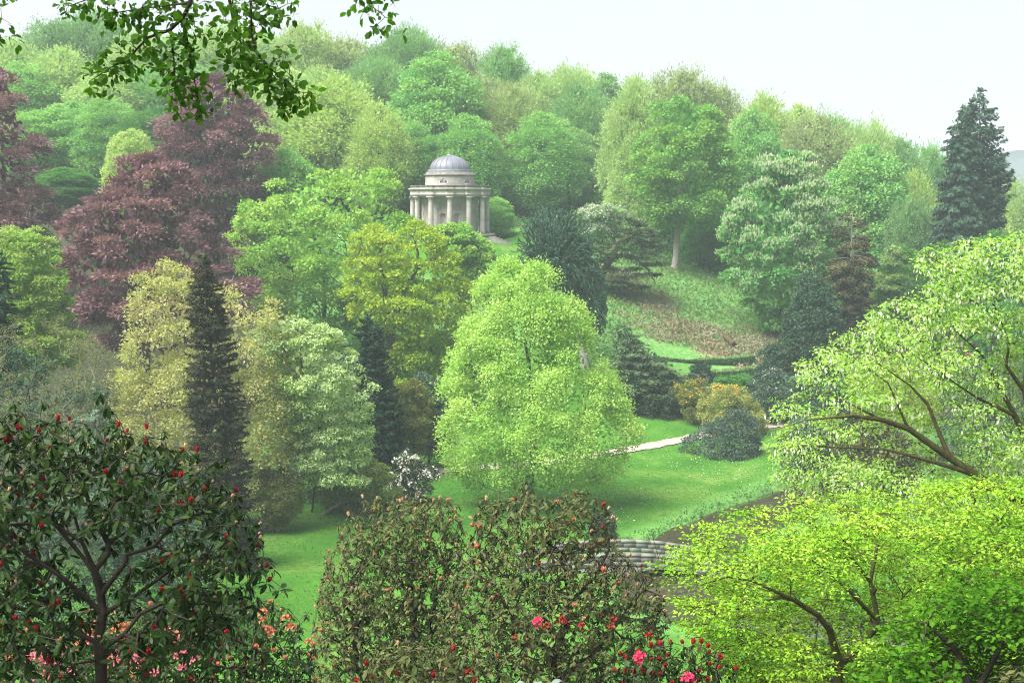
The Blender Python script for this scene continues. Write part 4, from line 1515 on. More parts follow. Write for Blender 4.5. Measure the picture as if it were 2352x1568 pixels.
M_LIME = leaf_mat('lime_leaf', (0.2, 0.4, 0.075), (0.35, 0.55, 0.13), (0.46, 0.63, 0.19), trans=0.45)
broadleaf('lime_tree', 'large bright lime green tree standing alone on the lawn in the middle', 'tree',
          Sil([(612, 1165, 1232), (650, 1120, 1275), (700, 1085, 1320), (760, 1060, 1362), (820, 1040, 1390), (880, 1020, 1410), (940, 1012, 1445), (1000, 1008, 1468), (1040, 1020, 1470), (1080, 1050, 1420), (1112, 1095, 1320)], 117, 1216),
          M_LIME, n=380, lr=1.25, per=310, L=0.225, W=0.145, flat=0.85, seed=27, front=0.66, thick=0.5, rand=0.7, spill=0.22, r0=0.42, bough=(46, 1.9, .2), core=3500, bark=BARK, mind=0.66, shell=0.66, twig=4, rtip=0.018, up=0.55, outw=0.6)

M_YEW = leaf_mat('yew_needles', (0.024, 0.042, 0.020), (0.045, 0.062, 0.030), (0.075, 0.060, 0.038), trans=0.15)
conifer('yew', 'tall narrow dark conifer column left of the lawn', 'tree',
        Sil([(588, 455, 475), (640, 432, 505), (720, 425, 530), (800, 425, 545), (900, 425, 560), (1000, 425, 575), (1100, 440, 590), (1200, 470, 610), (1290, 490, 615), (1335, 500, 600)], 96, 535),
        M_YEW, nb=640, m=56, L=0.42, W=0.085, seed=28, droop=0.05, lift=0.25, flatw=0.5, r0=0.32, jitter=0.18, hangl=0.1, rand=0.6, gap=0.3, bark=BARK_DARK, br=0.03, zp=0.85)
M_CREAM = leaf_mat('creamy_yellow_leaf', (0.33, 0.33, 0.14), (0.5, 0.49, 0.24), (0.38, 0.43, 0.15))
broadleaf('hornbeam', 'creamy yellow flowering tree rising behind the narrow dark conifer', 'tree',
          Sil([(605, 360, 400), (650, 300, 470), (700, 290, 640), (760, 285, 680), (850, 270, 690), (950, 255, 690), (1020, 265, 680), (1090, 300, 680), (1150, 400, 690)], 108, 480),
          M_CREAM, n=190, lr=1.1, per=210, L=0.24, W=0.13, flat=0.75, seed=29, front=0.7, rand=0.7, spill=0.25, thick=0.5, depth=0.6, bark=BARK_PALE, mind=0.8, twig=6, up=0.5)
M_MINT = leaf_mat('mint_white_leaf', (0.33, 0.46, 0.22), (0.52, 0.62, 0.36), (0.34, 0.48, 0.16))
mint_l = limbs([[(640, 1065, 0, .22), (690, 985, 0, .18), (715, 960, 0, .15), (705, 900, -.5, .1), (690, 820, -1, .06)],
                [(715, 960, 0, .12), (760, 900, -.6, .08), (800, 850, -1, .05)],
                [(690, 985, 0, .1), (740, 1000, -.6, .07), (800, 985, -1, .04)]], 108)
broadleaf('dogwood', 'tiered mint white tree with leaning bare limbs above the spreading shrub', 'tree',
          Sil([(738, 610, 690), (770, 575, 790), (820, 570, 830), (880, 600, 872), (940, 640, 850), (1000, 650, 855), (1060, 670, 850), (1110, 700, 850)], 108, 640),
          M_MINT, n=170, lr=0.75, per=150, L=0.24, W=0.13, flat=0.6, seed=30, front=0.7, depth=0.6, lim=mint_l, bark=BARK_MOSS, rand=0.5, droop=0.3, mind=0.6,
          base=at(640, 1100, 108), nup=0.6)
M_OLIVE = leaf_mat('olive_shrub_leaf', (0.14, 0.19, 0.04), (0.22, 0.27, 0.07), (0.20, 0.19, 0.08))
broadleaf('shrub', 'straggly pale olive shrub at the corner of the lawn beside the dark conifer', 'shrub',
          Sil([(1080, 600, 660), (1110, 580, 690), (1150, 580, 698), (1190, 595, 680), (1215, 610, 650)], 107, 632),
          M_OLIVE, n=80, lr=0.5, per=110, L=0.16, W=0.10, flat=0.8, seed=31, front=0.6, rand=0.8, r0=0.06, spill=0.3, twig=7, bark=BARK)
ap_l = limbs([[(737, 1206, 0, .22), (736, 1190, 0, .2), (745, 1178, 0, .18), (775, 1160, 0, .14), (800, 1150, -.2, .1), (850, 1140, -.5, .06)],
              [(775, 1160, 0, .1), (810, 1115, .2, .07), (840, 1080, .3, .05)]], 112.5)
M_SPREAD = leaf_mat('spreading_leaf', (0.11, 0.19, 0.035), (0.20, 0.28, 0.06), (0.24, 0.28, 0.07))
broadleaf('crab_apple', 'low spreading tree with a pale leaning trunk on the edge of the lawn', 'tree',
          Sil([(1040, 760, 840), (1070, 720, 890), (1110, 710, 920), (1150, 730, 930), (1180, 780, 900)], 113.5, 737),
          M_SPREAD, n=130, lr=0.6, per=120, L=0.18, W=0.11, flat=0.4, seed=32, front=0.7, depth=0.6, lim=ap_l, bark=BARK_PALE, nup=0.6, base=at(737, 1206, 112.5), mind=0.5)
M_DKGREEN = leaf_mat('dark_fir_needles', (0.014, 0.045, 0.028), (0.028, 0.07, 0.04), (0.04, 0.08, 0.045), trans=0.12)
conifer('cypress', 'twin-topped dark green cypress between the mint white tree and the oak', 'tree',
        Sil([(715, 838, 852), (760, 812, 880), (830, 805, 895), (900, 815, 915), (970, 820, 928), (1040, 825, 935), (1090, 840, 930)], 124, 880),
        M_DKGREEN, nb=520, m=54, L=0.44, W=0.12, seed=33, droop=-0.1, lift=0.35, flatw=0.5, jitter=0.2, rand=0.5, gap=0.35, hangl=0.05, br=0.03, zp=0.8)
M_RH = leaf_mat('rhododendron_leaf_far', (0.020, 0.050, 0.022), (0.045, 0.085, 0.040), (0.06, 0.10, 0.05), trans=0.15, gloss=0.35)
M_BLUER = leaf_mat('blue_grey_shrub_leaf', (0.035, 0.075, 0.055), (0.07, 0.12, 0.085), (0.09, 0.13, 0.09), trans=0.15, gloss=0.3)
M_WHITE = leaf_mat('white_petal', (0.62, 0.56, 0.55), (0.75, 0.72, 0.70), trans=0.25)
M_PINKW = leaf_mat('blush_petal', (0.62, 0.45, 0.46), (0.72, 0.60, 0.60), trans=0.25)
M_ORANGE = leaf_mat('orange_petal', (0.75, 0.36, 0.03), (0.80, 0.46, 0.05), trans=0.2)
M_PINK = leaf_mat('pink_petal', (0.62, 0.13, 0.22), (0.72, 0.28, 0.36), trans=0.2)


def shrub(name, label, rows, y, bu, mat, n, lr, per, L, W, seed, cat='shrub', **kw):
    o = dict(flat=0.7, front=0.6, rand=0.7, r0=0.07, thick=0.5, bark=BARK_DARK, twig=3, trunk_top=0.6, core=500)
    o.update(kw)
    return broadleaf(name, label, cat, Sil(rows, y, bu), mat, n=n, lr=lr, per=per, L=L, W=W, seed=seed, **o)


def front_pts(q, rng, n, cond=None):
    m = (q['d'][:, 1] < 0.25) & (q['d'][:, 2] > -0.25)
    if cond is not None:
        m &= cond(q['c'])
    i = np.nonzero(m)[0]
    i = rng.permutation(i)[:n]
    return q['c'][i], q['d'][i]


t, b_, q = shrub('rhododendron', 'dark rhododendron covered in white flowers left of the lime tree', [(1048, 915, 960), (1075, 900, 1000), (1105, 895, 1003), (1140, 905, 985), (1170, 920, 975)], 117, 945,
                 M_RH, 70, 0.5, 100, 0.2, 0.09, 34, cat='rhododendron')
c, d = front_pts(q, q['rng'], 230)
add_blossom(t, b_, c + d * 0.10, d, q['rng'], M_WHITE, 0.19, 5)
shrub('shrub', 'dark blue-green bush in shade between oak and lime tree', [(865, 950, 1000), (900, 925, 1025), (960, 930, 1040), (1010, 940, 1040), (1040, 950, 1030)], 131, 985, M_BLUER, 90, 0.7, 120, 0.28, 0.12, 35)
shrub('shrub', 'olive green upright bush right of the twin-topped cypress', [(875, 925, 960), (910, 905, 985), (960, 905, 995), (1010, 910, 990), (1040, 920, 980)], 127, 948, M_OLIVE, 80, 0.6, 120, 0.24, 0.13, 36)
shrub('camellia', 'dark shrub with pale pink flowers behind the tiered mint white tree', [(915, 660, 720), (950, 640, 770), (1000, 650, 790), (1050, 680, 780)], 113, 715, M_RH, 60, 0.6, 100, 0.22, 0.1, 37)
t = [o for o in COL.objects if o.name.startswith('camellia')][-1]
rq = np.random.default_rng(4)
pp = np.concatenate([at(rq.uniform(650, 730, 40), rq.uniform(920, 960, 40), 110.8), at(rq.uniform(700, 790, 40), rq.uniform(990, 1050, 40), 110.8)])
add_blossom(t, np.array(t.location), pp, np.tile([0, -1, .3], (80, 1)), rq, M_PINKW, 0.16, 5)

# monkey puzzle: a dome of rope-like shoots
rng = np.random.default_rng(38)
S = Sil([(482, 1240, 1318), (506, 1208, 1345), (545, 1186, 1366), (590, 1176, 1382), (615, 1185, 1388), (650, 1240, 1396), (690, 1295, 1400), (730, 1322, 1398), (770, 1335, 1385)], 163, 1345)
M_MONK = leaf_mat('monkey_puzzle_scales', (0.016, 0.055, 0.032), (0.062, 0.125, 0.075), (0.075, 0.14, 0.08), trans=0.05)
base = np.array([S.bx, 163, S.zg])
t = thing('monkey_puzzle', 'dark domed monkey puzzle tree with rope-like hanging shoots above the lime tree', 'tree', base)
nR, K = 760, 9
zz = S.z[-1] - (S.z[-1] - S.z[0]) * rng.random(nR) ** 0.9
l, r = S.lr(zz)
mid, hw = (l + r) / 2, (r - l) / 2
ph = rng.uniform(0, 2 * np.pi, nR)
ph = np.where((np.sin(ph) > 0) & (rng.random(nR) < .5), -ph, ph)
end = np.stack([mid + np.cos(ph) * hw * rng.uniform(.75, 1.02, nR), 163 + np.sin(ph) * hw * .9 * rng.uniform(.75, 1.02, nR), zz], -1)
domeL, domeR = S.lr(np.array([at(1176, 560, 163)[2]]))
cxm = float((domeL + domeR)[0] / 2)
lowf = np.clip((at(1176, 600, 163)[2] - zz) / 6, 0, 1)
c0 = np.array([cxm, 163., float(at(1176, 615, 163)[2])])
hangr = np.stack([cxm + (mid - cxm) * 0.7 + np.cos(ph) * hw * .5, 163 + np.sin(ph) * hw * .45, zz + 1.2 + 3.0 * rng.random(nR)], -1)
w_ = np.clip(lowf * 2.2, 0, 1)[:, None]
root = (c0 + (end - c0) * 0.5) * (1 - w_) + hangr * w_
s = np.linspace(0, 1, K)
ctl = root + (end - root) * 0.6 + np.stack([np.zeros(nR), np.zeros(nR), .3 + .75 * (1 - lowf) * rng.uniform(.5, 1.4, nR)], -1) + rng.normal(0, .35, (nR, 3))
P = ((1 - s) ** 2)[None, :, None] * root[:, None] + (2 * s * (1 - s))[None, :, None] * ctl[:, None] + (s ** 2)[None, :, None] * end[:, None]
P[:, :, 2] += 0.5 * (s ** 4)[None] * (1 - lowf)[:, None]
P += rng.normal(0, 0.09, P.shape)
A = P[:, :-1].reshape(-1, 3); B = P[:, 1:].reshape(-1, 3)
tt_ = np.tile(s[:-1], nR)
ra = 0.10 * (1 - 0.45 * tt_)
V1, F1 = tubes(A, B, ra, ra * .94, 5)
Vn = len(F1)
# scales
m_ = 20
I = np.repeat(np.arange(nR), m_)
ss = rng.random(len(I)) ** .7
kx = np.minimum((ss * (K - 1)).astype(int), K - 2)
fr = ss * (K - 1) - kx
pc = P[I, kx] * (1 - fr)[:, None] + P[I, kx + 1] * fr[:, None]
tg = norm(P[I, kx + 1] - P[I, kx])
rd = norm(np.cross(tg, rng.normal(0, 1, (len(I), 3))))
V2, F2 = kites(pc + rd * 0.12, norm(tg * .7 + rd * .8), norm(rd - tg * .5), 0.26, 0.10)
Vw, Fw = join((V1, F1), (V2, F2))
nf = len(F1) + len(F2)
link('foliage', make_mesh('foliage', Vw - base, Fw, M_MONK, {'rnd': rng.random(nf), 'lob': rng.random(nf)}), t, kind='stuff')
zs = np.linspace(S.zg - .4, S.z[-1] - .6, 14)
T = np.stack([np.interp(zs, [S.zg, S.z[-1]], [S.bx, cxm]), np.full(14, 163.), zs], -1)
rr = np.linspace(.55, .12, 14)
V1, F1 = tubes(T[:-1], T[1:], rr[:-1], rr[1:], 9)
link('trunk', make_mesh('trunk', V1 - base, F1, BARK_PALE, smooth=True), t)

# cedars
M_CEDAR = leaf_mat('cedar_needles', (0.035, 0.075, 0.038), (0.075, 0.13, 0.06), (0.10, 0.155, 0.07), trans=0.12)
ced_l = limbs([[(1372, 668, 0, .6), (1378, 640, 0, .5), (1392, 612, 0, .45), (1408, 590, 0, .38), (1412, 560, 0, .25), (1405, 530, -.5, .15)],
               [(1408, 590, 0, .3), (1380, 580, -1, .2), (1350, 560, -2, .12)],
               [(1408, 590, 0, .28), (1450, 585, -1, .2), (1490, 620, -2, .13), (1505, 650, -2, .08)],
               [(1412, 560, 0, .2), (1460, 540, -1.5, .12), (1500, 540, -2, .07)]], 186)
broadleaf('cedar', 'flat-topped dark cedar with a leaning red-brown trunk right of the monkey puzzle', 'tree',
          Sil([(498, 1340, 1440), (520, 1325, 1490), (555, 1325, 1528), (600, 1340, 1530), (640, 1360, 1510), (690, 1385, 1440)], 186, 1372),
          M_CEDAR, core=0, n=95, lr=1.35, per=170, L=0.5, W=0.16, flat=0.16, seed=39, front=0.6, depth=0.8, shell=0.65, lim=ced_l, droop=0.05, nup=0.8, rand=0.35, spray=1.0, thick=1.0,
          base=np.array([at(1372, 668, 186)[0], 186, at(1372, 668, 186)[2] - .5]), mind=1.0,
          bark=solid_mat('cedar_bark', [(0.3, (0.06, 0.04, 0.03)), (0.6, (0.14, 0.10, 0.08))], 3.0))
conifer('cedar', 'low dark cedar with layered branches tucked behind the right side of the lime tree', 'tree',
        Sil([(745, 1415, 1440), (780, 1385, 1490), (820, 1380, 1540), (860, 1390, 1590), (900, 1400, 1580)], 156, 1440),
        M_CEDAR, nb=200, m=100, L=0.42, W=0.12, seed=40, droop=0.12, lift=0.12, flatw=0.4, jitter=0.28, layers=9, hangl=0.12, r0=0.3)
t, b_, q = shrub('cherry', 'tree with greyish white blossom behind the flat-topped cedar', [(476, 1350, 1420), (490, 1322, 1440), (510, 1320, 1445), (545, 1330, 1430)], 207, 1385, M_BLUEG, 60, 0.9, 60, 0.4, 0.2, 41, cat='tree')
c, d = front_pts(q, q['rng'], 420)
add_blossom(t, b_, c + d * .1, d, q['rng'], leaf_mat('grey_white_petal', (0.42, 0.42, 0.40), (0.58, 0.57, 0.55)), 0.26, 5)

# right-hand slope trees
bt_l = limbs([[(1547, 632, 0, .62), (1553, 590, 0, .5), (1556, 520, 0, .45), (1560, 450, 0, .4), (1570, 390, 0, .3), (1572, 330, 0, .2), (1575, 290, 0, .1)],
              [(1556, 520, 0, .3), (1535, 440, -1, .2), (1515, 370, -2, .12)],
              [(1560, 450, 0, .25), (1610, 380, -1, .18), (1640, 330, -2, .1)],
              [(1570, 390, 0, .2), (1540, 330, 1, .12), (1520, 300, 1, .07)]], 204)
broadleaf('sycamore', 'tall full sycamore with a bare leaning trunk at the top of the bracken bank', 'tree',
          Sil([(236, 1540, 1600), (260, 1495, 1640), (310, 1470, 1670), (380, 1450, 1685), (440, 1445, 1690), (490, 1465, 1665), (520, 1500, 1630)], 204, 1547),
          leaf_mat('sycamore_dark_leaf', (0.1, 0.28, 0.06), (0.18, 0.38, 0.09), (0.25, 0.42, 0.1)), n=200, lr=1.6, per=230, bough=(34, 2.6, .25), L=0.40, W=0.25, flat=0.65, seed=42, thick=0.4, up=0.6, front=0.62, lim=bt_l, bark=BARK_PALE,
          base=np.array([at(1547, 632, 204)[0], 204, at(1547, 632, 204)[2] - .5]), mind=1.0, shell=0.7)
t, b_, q = broadleaf('horse_chestnut', 'domed horse chestnut covered in white flower candles on the right slope', 'tree',
                     Sil([(345, 1790, 1830), (370, 1745, 1870), (420, 1710, 1905), (460, 1690, 1928), (520, 1650, 1925), (580, 1640, 1920), (640, 1655, 1910), (700, 1700, 1890), (750, 1740, 1840)], 184, 1790),
                     leaf_mat('chestnut_leaf', (0.08, 0.26, 0.07), (0.14, 0.35, 0.1), (0.18, 0.38, 0.1)), n=230, lr=1.4, per=185, bough=(40, 2.2, .2), L=0.42, W=0.26, flat=0.55, seed=43, thick=0.4, up=0.6, front=0.68, depth=0.9, mind=0.75)
zmid = at(1176, 560, 184)[2]
c, d = front_pts(q, q['rng'], 3400, lambda c: (c[:, 2] + 2.5 * np.sin(c[:, 0] * .9) > zmid - 4 + 9 * np.random.default_rng(3).random(len(c)) ** 2))
V, Fq = kites(np.repeat(c, 3, 0) + np.repeat(d, 3, 0) * .15 + q['rng'].normal(0, .05, (len(c) * 3, 3)), np.tile([0.0, 0, 1], (len(c) * 3, 1)) + np.repeat(d, 3, 0) * .35, norm(np.repeat(d, 3, 0) + q['rng'].normal(0, .6, (len(c) * 3, 3))), 0.40, 0.14)
link('blossom', make_mesh('blossom', V - b_, Fq, leaf_mat('candle_petal', (0.48, 0.52, 0.40), (0.64, 0.66, 0.55)), {'rnd': q['rng'].random(len(Fq)), 'lob': q['rng'].random(len(Fq))}), t, kind='stuff')

M_BRCON = leaf_mat('brown_conifer_needles', (0.034, 0.038, 0.02), (0.06, 0.062, 0.03), (0.105, 0.09, 0.04), trans=0.1)
conifer('pine', 'brown-tinged conifer with bare grey trunk right of the chestnut', 'tree',
        Sil([(472, 1945, 1975), (500, 1915, 2000), (540, 1900, 2012), (600, 1888, 2020), (660, 1895, 2015), (720, 1905, 2000), (752, 1920, 1985)], 175, 1962),
        M_BRCON, core=150, nb=260, m=90, L=0.42, W=0.15, seed=44, droop=0.18, lift=0.08, flatw=0.45, jitter=0.28, hangl=0.35, r0=0.34, bark=BARK_PALE, vthick=0.12)
M_HOLLY = leaf_mat('holly_leaf', (0.022, 0.060, 0.030), (0.045, 0.095, 0.048), (0.06, 0.11, 0.06), trans=0.12, gloss=0.3)
shrub('holly', 'tall dark grey-green holly cone in front of the chestnut', [(630, 1850, 1880), (680, 1820, 1910), (740, 1800, 1930), (800, 1795, 1940), (860, 1800, 1935)], 164, 1868, M_HOLLY, 190, 0.9, 150, 0.34, 0.16, 45, cat='tree', r0=0.25)
broadleaf('birch', 'pale grey-green young tree right of the brown-tinged conifer', 'tree', Sil([(568, 2040, 2065), (620, 2020, 2095), (680, 2005, 2110), (740, 2000, 2115), (790, 2010, 2100)], 186, 2055),
          leaf_mat('pale_grey_green_leaf', (0.19, 0.31, 0.11), (0.28, 0.4, 0.16), (0.26, 0.36, 0.11)), n=110, lr=1.0, per=140, L=0.42, W=0.17, flat=0.4, seed=46, front=0.6, spray=1.0, droop=0.2, bark=BARK_PALE)
M_WELL = leaf_mat('giant_fir_needles', (0.026, 0.062, 0.045), (0.05, 0.10, 0.068), (0.07, 0.12, 0.075), trans=0.1)
conifer('wellingtonia', 'tallest dark conifer on the right with the highest pointed top against the sky', 'tree',
        Sil([(203, 2240, 2262), (235, 2212, 2288), (290, 2192, 2308), (360, 2185, 2320), (410, 2185, 2335), (460, 2190, 2318), (520, 2180, 2310), (560, 2180, 2320)], 203, 2252),
        M_WELL, nb=380, m=84, L=0.52, W=0.2, seed=47, zp=.6, droop=0.30, lift=0.12, flatw=0.45, jitter=0.22, hangl=0.35, tipup=0.25, r0=0.6, group='tall dark conifers on the right', vthick=0.1, depth=0.9)
conifer('spruce', 'drooping dark conifer leaning against the left of the tallest one', 'tree',
        Sil([(244, 2200, 2228), (290, 2172, 2245), (350, 2155, 2255), (400, 2150, 2255), (460, 2145, 2260), (520, 2135, 2270), (565, 2140, 2275)], 199, 2205),
        M_WELL, nb=340, m=90, L=0.6, W=0.16, seed=48, zp=.6, droop=0.42, lift=0.05, flatw=0.42, jitter=0.22, hangl=0.7, tipup=0.12, r0=0.45, group='tall dark conifers on the right', depth=0.9)

# left edge
broadleaf('field_maple', 'fresh green upright tree in front of the copper beeches at the left edge', 'tree',
          Sil([(528, 20, 85), (560, -20, 120), (620, -40, 145), (680, -40, 160), (740, -40, 165), (790, -30, 200), (850, 0, 170)], 116, 70),
          leaf_mat('maple_leaf', (0.19, 0.34, 0.075), (0.3, 0.46, 0.12), (0.33, 0.42, 0.13)), n=200, lr=0.85, per=170, L=0.28, W=0.13, flat=0.5, seed=49, front=0.68, spray=0.9, thick=0.8)
conifer('fir', 'very dark fir at the far left edge half out of the picture', 'tree', Sil([(540, -40, -20), (600, -75, 35), (680, -90, 48), (780, -100, 50), (900, -100, 60)], 106, -30),
        M_DKGREEN, nb=260, m=90, L=0.36, W=0.1, seed=50, droop=0.15, lift=0.1, flatw=0.4, hangl=0.25)
M_SPARSE = leaf_mat('sparse_bud_leaf', (0.13, 0.17, 0.06), (0.20, 0.24, 0.09), (0.16, 0.15, 0.08))
GREYTW = solid_mat('grey_lichen_bark', [(0.3, (0.09, 0.09, 0.075)), (0.6, (0.17, 0.175, 0.14)), (0.8, (0.13, 0.15, 0.09))], 4.0)
rng = np.random.default_rng(51)
for (lab, rows, y, bu, sd) in (('grey twiggy half bare tree above the left red-budded rhododendron', [(735, 40, 150), (770, 0, 220), (840, -20, 245), (920, -20, 240), (1000, 10, 200), (1050, 40, 160)], 92, 112, 51),
                               ('smaller grey bare shrub behind the blue-green young cedar', [(790, 190, 240), (830, 170, 275), (900, 165, 280), (960, 180, 260)], 101, 222, 52)):
    broadleaf('elder', lab, 'tree', Sil(rows, y, bu), M_SPARSE, n=210 if sd == 51 else 90, core=0, lr=0.45, per=48, L=0.13, W=0.075, flat=0.9, seed=sd, front=0.6, bark=GREYTW, rtip=0.011, r0=0.09, twig=8,
              mind=0.42, spill=0.4, thick=1.0, up=0.2, trunk_top=0.45, shell=0.6)
conifer('blue_cedar', 'young blue-green cedar with a thin leaning leader at the left', 'tree', Sil([(862, 208, 216), (900, 195, 240), (960, 170, 270), (1020, 140, 290), (1080, 120, 320), (1150, 120, 330)], 86, 238),
        leaf_mat('blue_cedar_needles', (0.10, 0.17, 0.12), (0.16, 0.24, 0.17), (0.17, 0.26, 0.15), trans=0.2), core=0, nb=110, m=120, L=0.24, W=0.045, seed=53, droop=0.10, lift=0.05, flatw=0.22, hangl=0.3, gap=0.05, r0=0.11, rand=0.3, vthick=0.05, bark=BARK_DARK, br=0.025)
shrub('laurel', 'dark green thicket behind the grey twiggy tree at the left', [(800, -40, 60), (840, -60, 160), (900, -60, 230), (1000, -60, 260), (1100, -60, 300), (1180, -60, 380)], 99, 100, M_HOLLY, 180, 0.9, 90, 0.26, 0.11, 54)
shrub('laurel', 'dark evergreen thicket behind the trunk of the red-budded rhododendron', [(1150, -40, 120), (1200, -70, 240), (1300, -70, 300), (1420, -70, 300)], 76, 110, M_HOLLY, 130, 0.65, 85, 0.2, 0.09, 155)
shrub('laurel', 'dark evergreen thicket at the left edge of the lawn, right of the rhododendron trunk', [(1180, 300, 440), (1240, 250, 500), (1330, 250, 530), (1400, 270, 530)], 79, 390, M_HOLLY, 130, 0.6, 85, 0.2, 0.09, 156)
shrub('laurel', 'dark understorey bush beneath the tiered mint white tree', [(1030, 680, 780), (1060, 600, 850), (1110, 590, 880), (1150, 600, 850)], 119, 730, M_HOLLY, 90, 0.65, 110, 0.24, 0.11, 157)
shrub('holly', 'dark evergreen mass behind the tiered mint white tree', [(820, 700, 800), (880, 640, 870), (960, 630, 900), (1060, 640, 910)], 130, 770, M_HOLLY, 120, 1.0, 85, 0.32, 0.14, 158)
shrub('laurel', 'dark green understorey seen through the lower crown of the olive yellow oak', [(640, 850, 1000), (700, 790, 1080), (800, 780, 1090), (900, 800, 1080)], 160, 940, M_DEEP, 120, 1.1, 90, 0.38, 0.2, 159)
shrub('laurel', 'dark bush between dark conifer column and the red-budded rhododendron', [(1060, 300, 400), (1110, 270, 440), (1180, 260, 480), (1260, 260, 520)], 84, 380, M_HOLLY, 110, 0.7, 140, 0.22, 0.1, 55)

# shrubs along the foot of the far bank
shrub('rhododendron', 'large dark rhododendron mass right of the lime tree below the hedges', [(862, 1440, 1540), (890, 1420, 1585), (930, 1430, 1600), (968, 1450, 1590)], 156, 1520, M_RH, 120, 0.8, 140, 0.3, 0.14, 56, cat='rhododendron')
t, b_, q = shrub('azalea', 'bushy grey-green azalea with fading orange flowers on a dark stem', [(872, 1560, 1610), (900, 1545, 1635), (940, 1545, 1640), (968, 1560, 1620)], 152.5, 1590, M_OLIVE, 60, 0.6, 90, 0.22, 0.1, 57, twig=7)
c, d = front_pts(q, q['rng'], 60, lambda c: (c[:, 2] > at(0, 930, 152)[2]) & (c[:, 0] > at(1545, 900, 152)[0]) & (c[:, 0] < at(1610, 900, 152)[0]))
add_blossom(t, b_, c + d * .08, d, q['rng'], M_ORANGE, 0.12, 4)
t, b_, q = shrub('azalea', 'rounded yellow-green shrub with a bright orange flowering crest', [(885, 1640, 1690), (905, 1610, 1720), (935, 1600, 1750), (975, 1605, 1765), (1000, 1630, 1730)], 149, 1680,
                 leaf_mat('yellow_shrub_leaf', (0.24, 0.27, 0.08), (0.34, 0.36, 0.13), (0.30, 0.34, 0.10)), 110, 0.65, 130, 0.24, 0.12, 58)
pp = at(q['rng'].uniform(1636, 1692, 110), q['rng'].uniform(884, 908, 110), 148.2)
add_blossom(t, b_, pp, np.tile([0, -.6, .8], (110, 1)), q['rng'], M_ORANGE, 0.15, 4)
shrub('bramble', 'grey leafless twigs between the two orange-flowered azaleas', [(858, 1570, 1620), (880, 1560, 1640), (910, 1570, 1640)], 157, 1605, M_SPARSE, 40, 0.6, 6, 0.12, 0.06, 59, twig=12, bark=GREYTW, r0=0.05, core=0)
shrub('osmanthus', 'big dark grey-green bush beside the gravel path', [(945, 1680, 1715), (970, 1640, 1735), (1010, 1575, 1745), (1045, 1560, 1745), (1075, 1580, 1735)], 139, 1670, M_BLUER, 170, 0.68, 110, 0.23, 0.105, 60)
t, b_, q = shrub('viburnum', 'grey-green shrub dotted with white flower heads right of the orange crest', [(852, 1755, 1790), (875, 1725, 1822), (910, 1715, 1835), (950, 1730, 1830), (985, 1750, 1815)], 154, 1772, M_BLUER, 100, 0.65, 120, 0.24, 0.11, 61)
c, d = front_pts(q, q['rng'], 120)
add_blossom(t, b_, c + d * .06, d, q['rng'], M_PINKW, 0.12, 4)
shrub('box_bush', 'small dark rounded bush growing against the lower hedge', [(838, 1595, 1625), (855, 1580, 1640), (885, 1582, 1642)], 161, 1611, M_DKGREEN, 40, 0.55, 120, 0.24, 0.09, 62)
shrub('laurel', 'low dark evergreen bush at the right end of the hedges', [(795, 1760, 1790), (825, 1742, 1810), (860, 1745, 1815)], 163, 1776, M_HOLLY, 50, 0.7, 120, 0.28, 0.12, 63)
shrub('box_ball', 'rounded dark bush on the lawn behind the left end of the bridge parapet', [(1172, 1370, 1398), (1190, 1355, 1412), (1215, 1352, 1415), (1240, 1358, 1410)], 104.5, 1382, M_BLUER, 70, 0.4, 150, 0.15, 0.07, 64)
shrub('laurel', 'green leafy ground shrub below the lower hedge', [(868, 1650, 1730), (885, 1640, 1740), (905, 1645, 1735)], 158, 1690, M_DEEP, 60, 0.6, 110, 0.28, 0.14, 65)
for i, (rows, y, bu, mt, lab) in enumerate((
        ([(760, 2080, 2200), (800, 2050, 2230), (870, 2050, 2240)], 150, 2140, M_RH, 'pink-flowered rhododendron seen through the white-bracted tree'),
        ([(830, 1990, 2120), (880, 1960, 2150), (960, 1960, 2160)], 140, 2060, M_OAK, 'golden bush seen through the white-bracted tree'),
        ([(960, 1820, 1900), (1010, 1790, 1950), (1090, 1800, 1960)], 128, 1880, M_BLUER, 'dark grey-green bush by the stream behind the white-bracted tree'),
        ([(980, 1950, 2050), (1030, 1920, 2100), (1110, 1930, 2120)], 122, 2020, M_BRCON, 'brownish bush by the stream behind the white-bracted tree'),
        ([(840, 2200, 2330), (900, 2160, 2400), (1000, 2150, 2420), (1080, 2160, 2420)], 130, 2300, M_HOLLY, 'dark evergreen mass behind the right part of the white-bracted tree'),
        ([(700, 2150, 2330), (760, 2120, 2420), (850, 2110, 2440)], 165, 2260, M_DEEP, 'dark green thicket under the tall conifers'),
        ([(880, 1850, 1960), (920, 1830, 1990), (990, 1840, 2000)], 145, 1910, M_HOLLY, 'dark evergreen bush right of the white-dotted shrub'))):
    t, b_, q = shrub('shrub', lab, rows, y, bu, mt, 90, 1.0, 75, 0.32, 0.15, 70 + i, bark=BARK_DARK)
    if i == 0:
        c, d = front_pts(q, q['rng'], 130)
        add_blossom(t, b_, c + d * .08, d, q['rng'], M_PINK, 0.22, 4)

